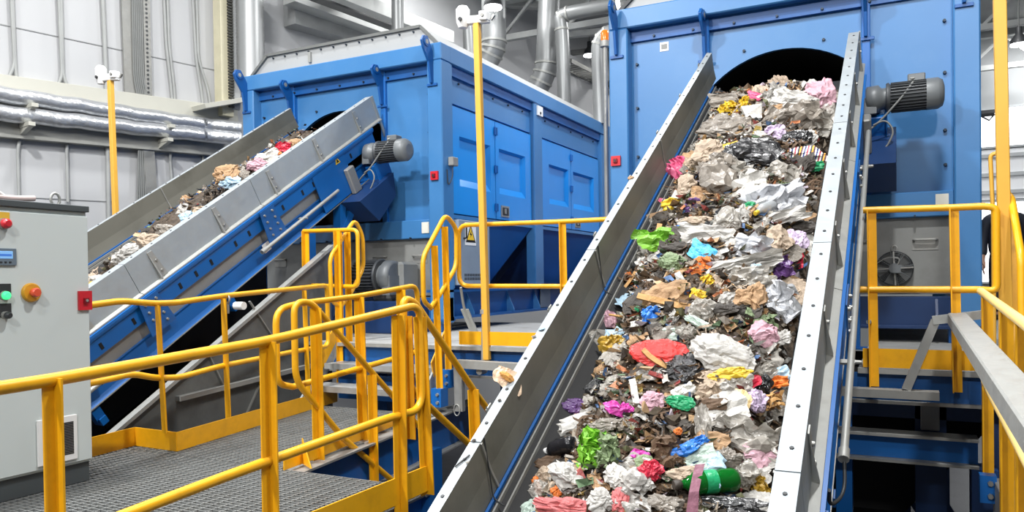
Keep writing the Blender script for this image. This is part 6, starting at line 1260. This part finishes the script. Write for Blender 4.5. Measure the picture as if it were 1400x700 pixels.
# side conveyor heap
ON2 = dict(ox=OX2, fn=pile_h2)
for (nm, lb, ct, px, py, w, h, mk, m, rot, dk) in [
 ('plastic_bag', 'black bag behind the tan paper on the side conveyor', 'bag', 318, 228, 32, 14, 'blob', 'black', 0, .7), ('paper_bag', 'tan crumpled paper bag on the side conveyor heap', 'paper bag', 312, 240, 30, 24, 'blob', 'tan', 30, .7),
 ('plastic_bag', 'pale blue bag on the side conveyor heap', 'bag', 317, 250, 30, 18, 'blob', 'ice', -10, .7), ('rag', 'dark tangle of sticks hanging down the side conveyor heap', 'sticks', 297, 268, 24, 18, 'tangle', 'dark', 20, .8),
 ('plastic_bag', 'pale blue and white bag lower on the side conveyor', 'bag', 258, 298, 20, 14, 'blob', 'ice', 20, .7), ('paper_piece', 'beige carton strip lower on the side conveyor', 'carton', 276, 288, 18, 9, 'sheet', 'beige', 10, .6),
 ('plastic_bag', 'white crumpled bag near the cabinet end of the side conveyor', 'bag', 180, 346, 28, 20, 'blob', 'white', 20, .7), ('tissue', 'white tissue with orange stain on the side conveyor', 'tissue', 166, 356, 20, 16, 'blob', 'white', 0, .8),
 ('tissue', 'grey white tissue wad on the side conveyor above the stained tissue', 'tissue', 204, 330, 26, 16, 'blob', 'beige', 10, .7), ('plastic_bag', 'grey film bag in the middle of the side conveyor', 'bag', 228, 316, 24, 14, 'blob', 'grey', 10, .7),
 ('plastic_bag', 'yellow bag at the cabinet end of the side conveyor', 'bag', 124, 396, 14, 14, 'blob', 'yellow', 0, .8), ('plastic_bag', 'white bag behind the yellow bag on the side conveyor', 'bag', 138, 384, 20, 14, 'blob', 'white', 10, .7),
 ('food_wrapper', 'red wrapper high on the side conveyor by the trommel mouth', 'wrapper', 388, 202, 16, 10, 'sheet', 'crimson', 10, .8), ('paper_piece', 'white paper high on the side conveyor', 'paper', 366, 216, 26, 14, 'sheet', 'paper', 30, .8),
 ('plastic_bag', 'pink white bag high on the side conveyor', 'bag', 352, 226, 22, 14, 'blob', 'rose', 20, .7), ('tissue', 'peach tissue at the top of the side conveyor', 'tissue', 406, 198, 18, 12, 'blob', 'tan', 20, .7), ('rag', 'orange brown scrap near the trommel mouth on the side conveyor', 'rag', 378, 212, 14, 9, 'blob', 'orange', 0, .7)]:
    sp(nm, lb, ct, px, py, w, h, mk, m, rot, dk, OX2, pile_h2, .03)
PLACE2 = [['low on the side conveyor']*3, ['halfway up the side conveyor']*3, ['high on the side conveyor']*3]
print('filled2', fill(52, OX2, pile_h2, 2.6, 7.0, .4, PLACE2, .15))
# ------------------------------------------------------------------ light
def area(loc, size, power, tgt=None, col=(1, 1, 1)):
    l = bpy.data.lights.new('bay_and_fill_light', 'AREA'); l.shape = 'DISK'; l.size = size; l.energy = power; l.color = col
    o = bpy.data.objects.new('bay_and_fill_light', l); COL.objects.link(o); o.location = loc
    if tgt is not None: o.rotation_euler = (V(tgt)-V(loc)).to_track_quat('-Z', 'Y').to_euler()
    return o
for x, y, p in ((-5.0, 2.2, 820), (.2, 3.6, 540), (-5.0, -1.2, 260), (-.5, -1.2, 170), (-7.0, 6.2, 210), (-3.2, 10, 330), (-6.9, 12, 260), (.3, 12, 230), (-3.4, 16.5, 200), (1.5, 16.5, 160), (-5, 21, 110), (1.5, 22, 110)):
    area((x, y, 6.2), .5, p, (x, y+.01, 0))
area((3.2, 23.6, 6.0), .5, 200, (3, 25.4, 1))  # unseen lamp added to brighten the white cladding
area((-4.5, -5, 5.6), .6, 560, (-4, 5, 0))  # unseen tilted lamp added behind the camera for the front faces
area((1.5, -5, 5.6), .6, 460, (-.5, 5, 0))  # second added lamp out of view, tilted at the front faces
w = bpy.data.worlds.new('world'); SC.world = w; w.use_nodes = True; bg = w.node_tree.nodes['Background']; bg.inputs['Color'].default_value = (.93, .96, 1, 1); bg.inputs['Strength'].default_value = .2
SC.view_settings.view_transform = 'Standard'; SC.view_settings.look = 'None'; SC.view_settings.gamma = 1; SC.view_settings.use_curve_mapping = False; SC.view_settings.exposure = -.26
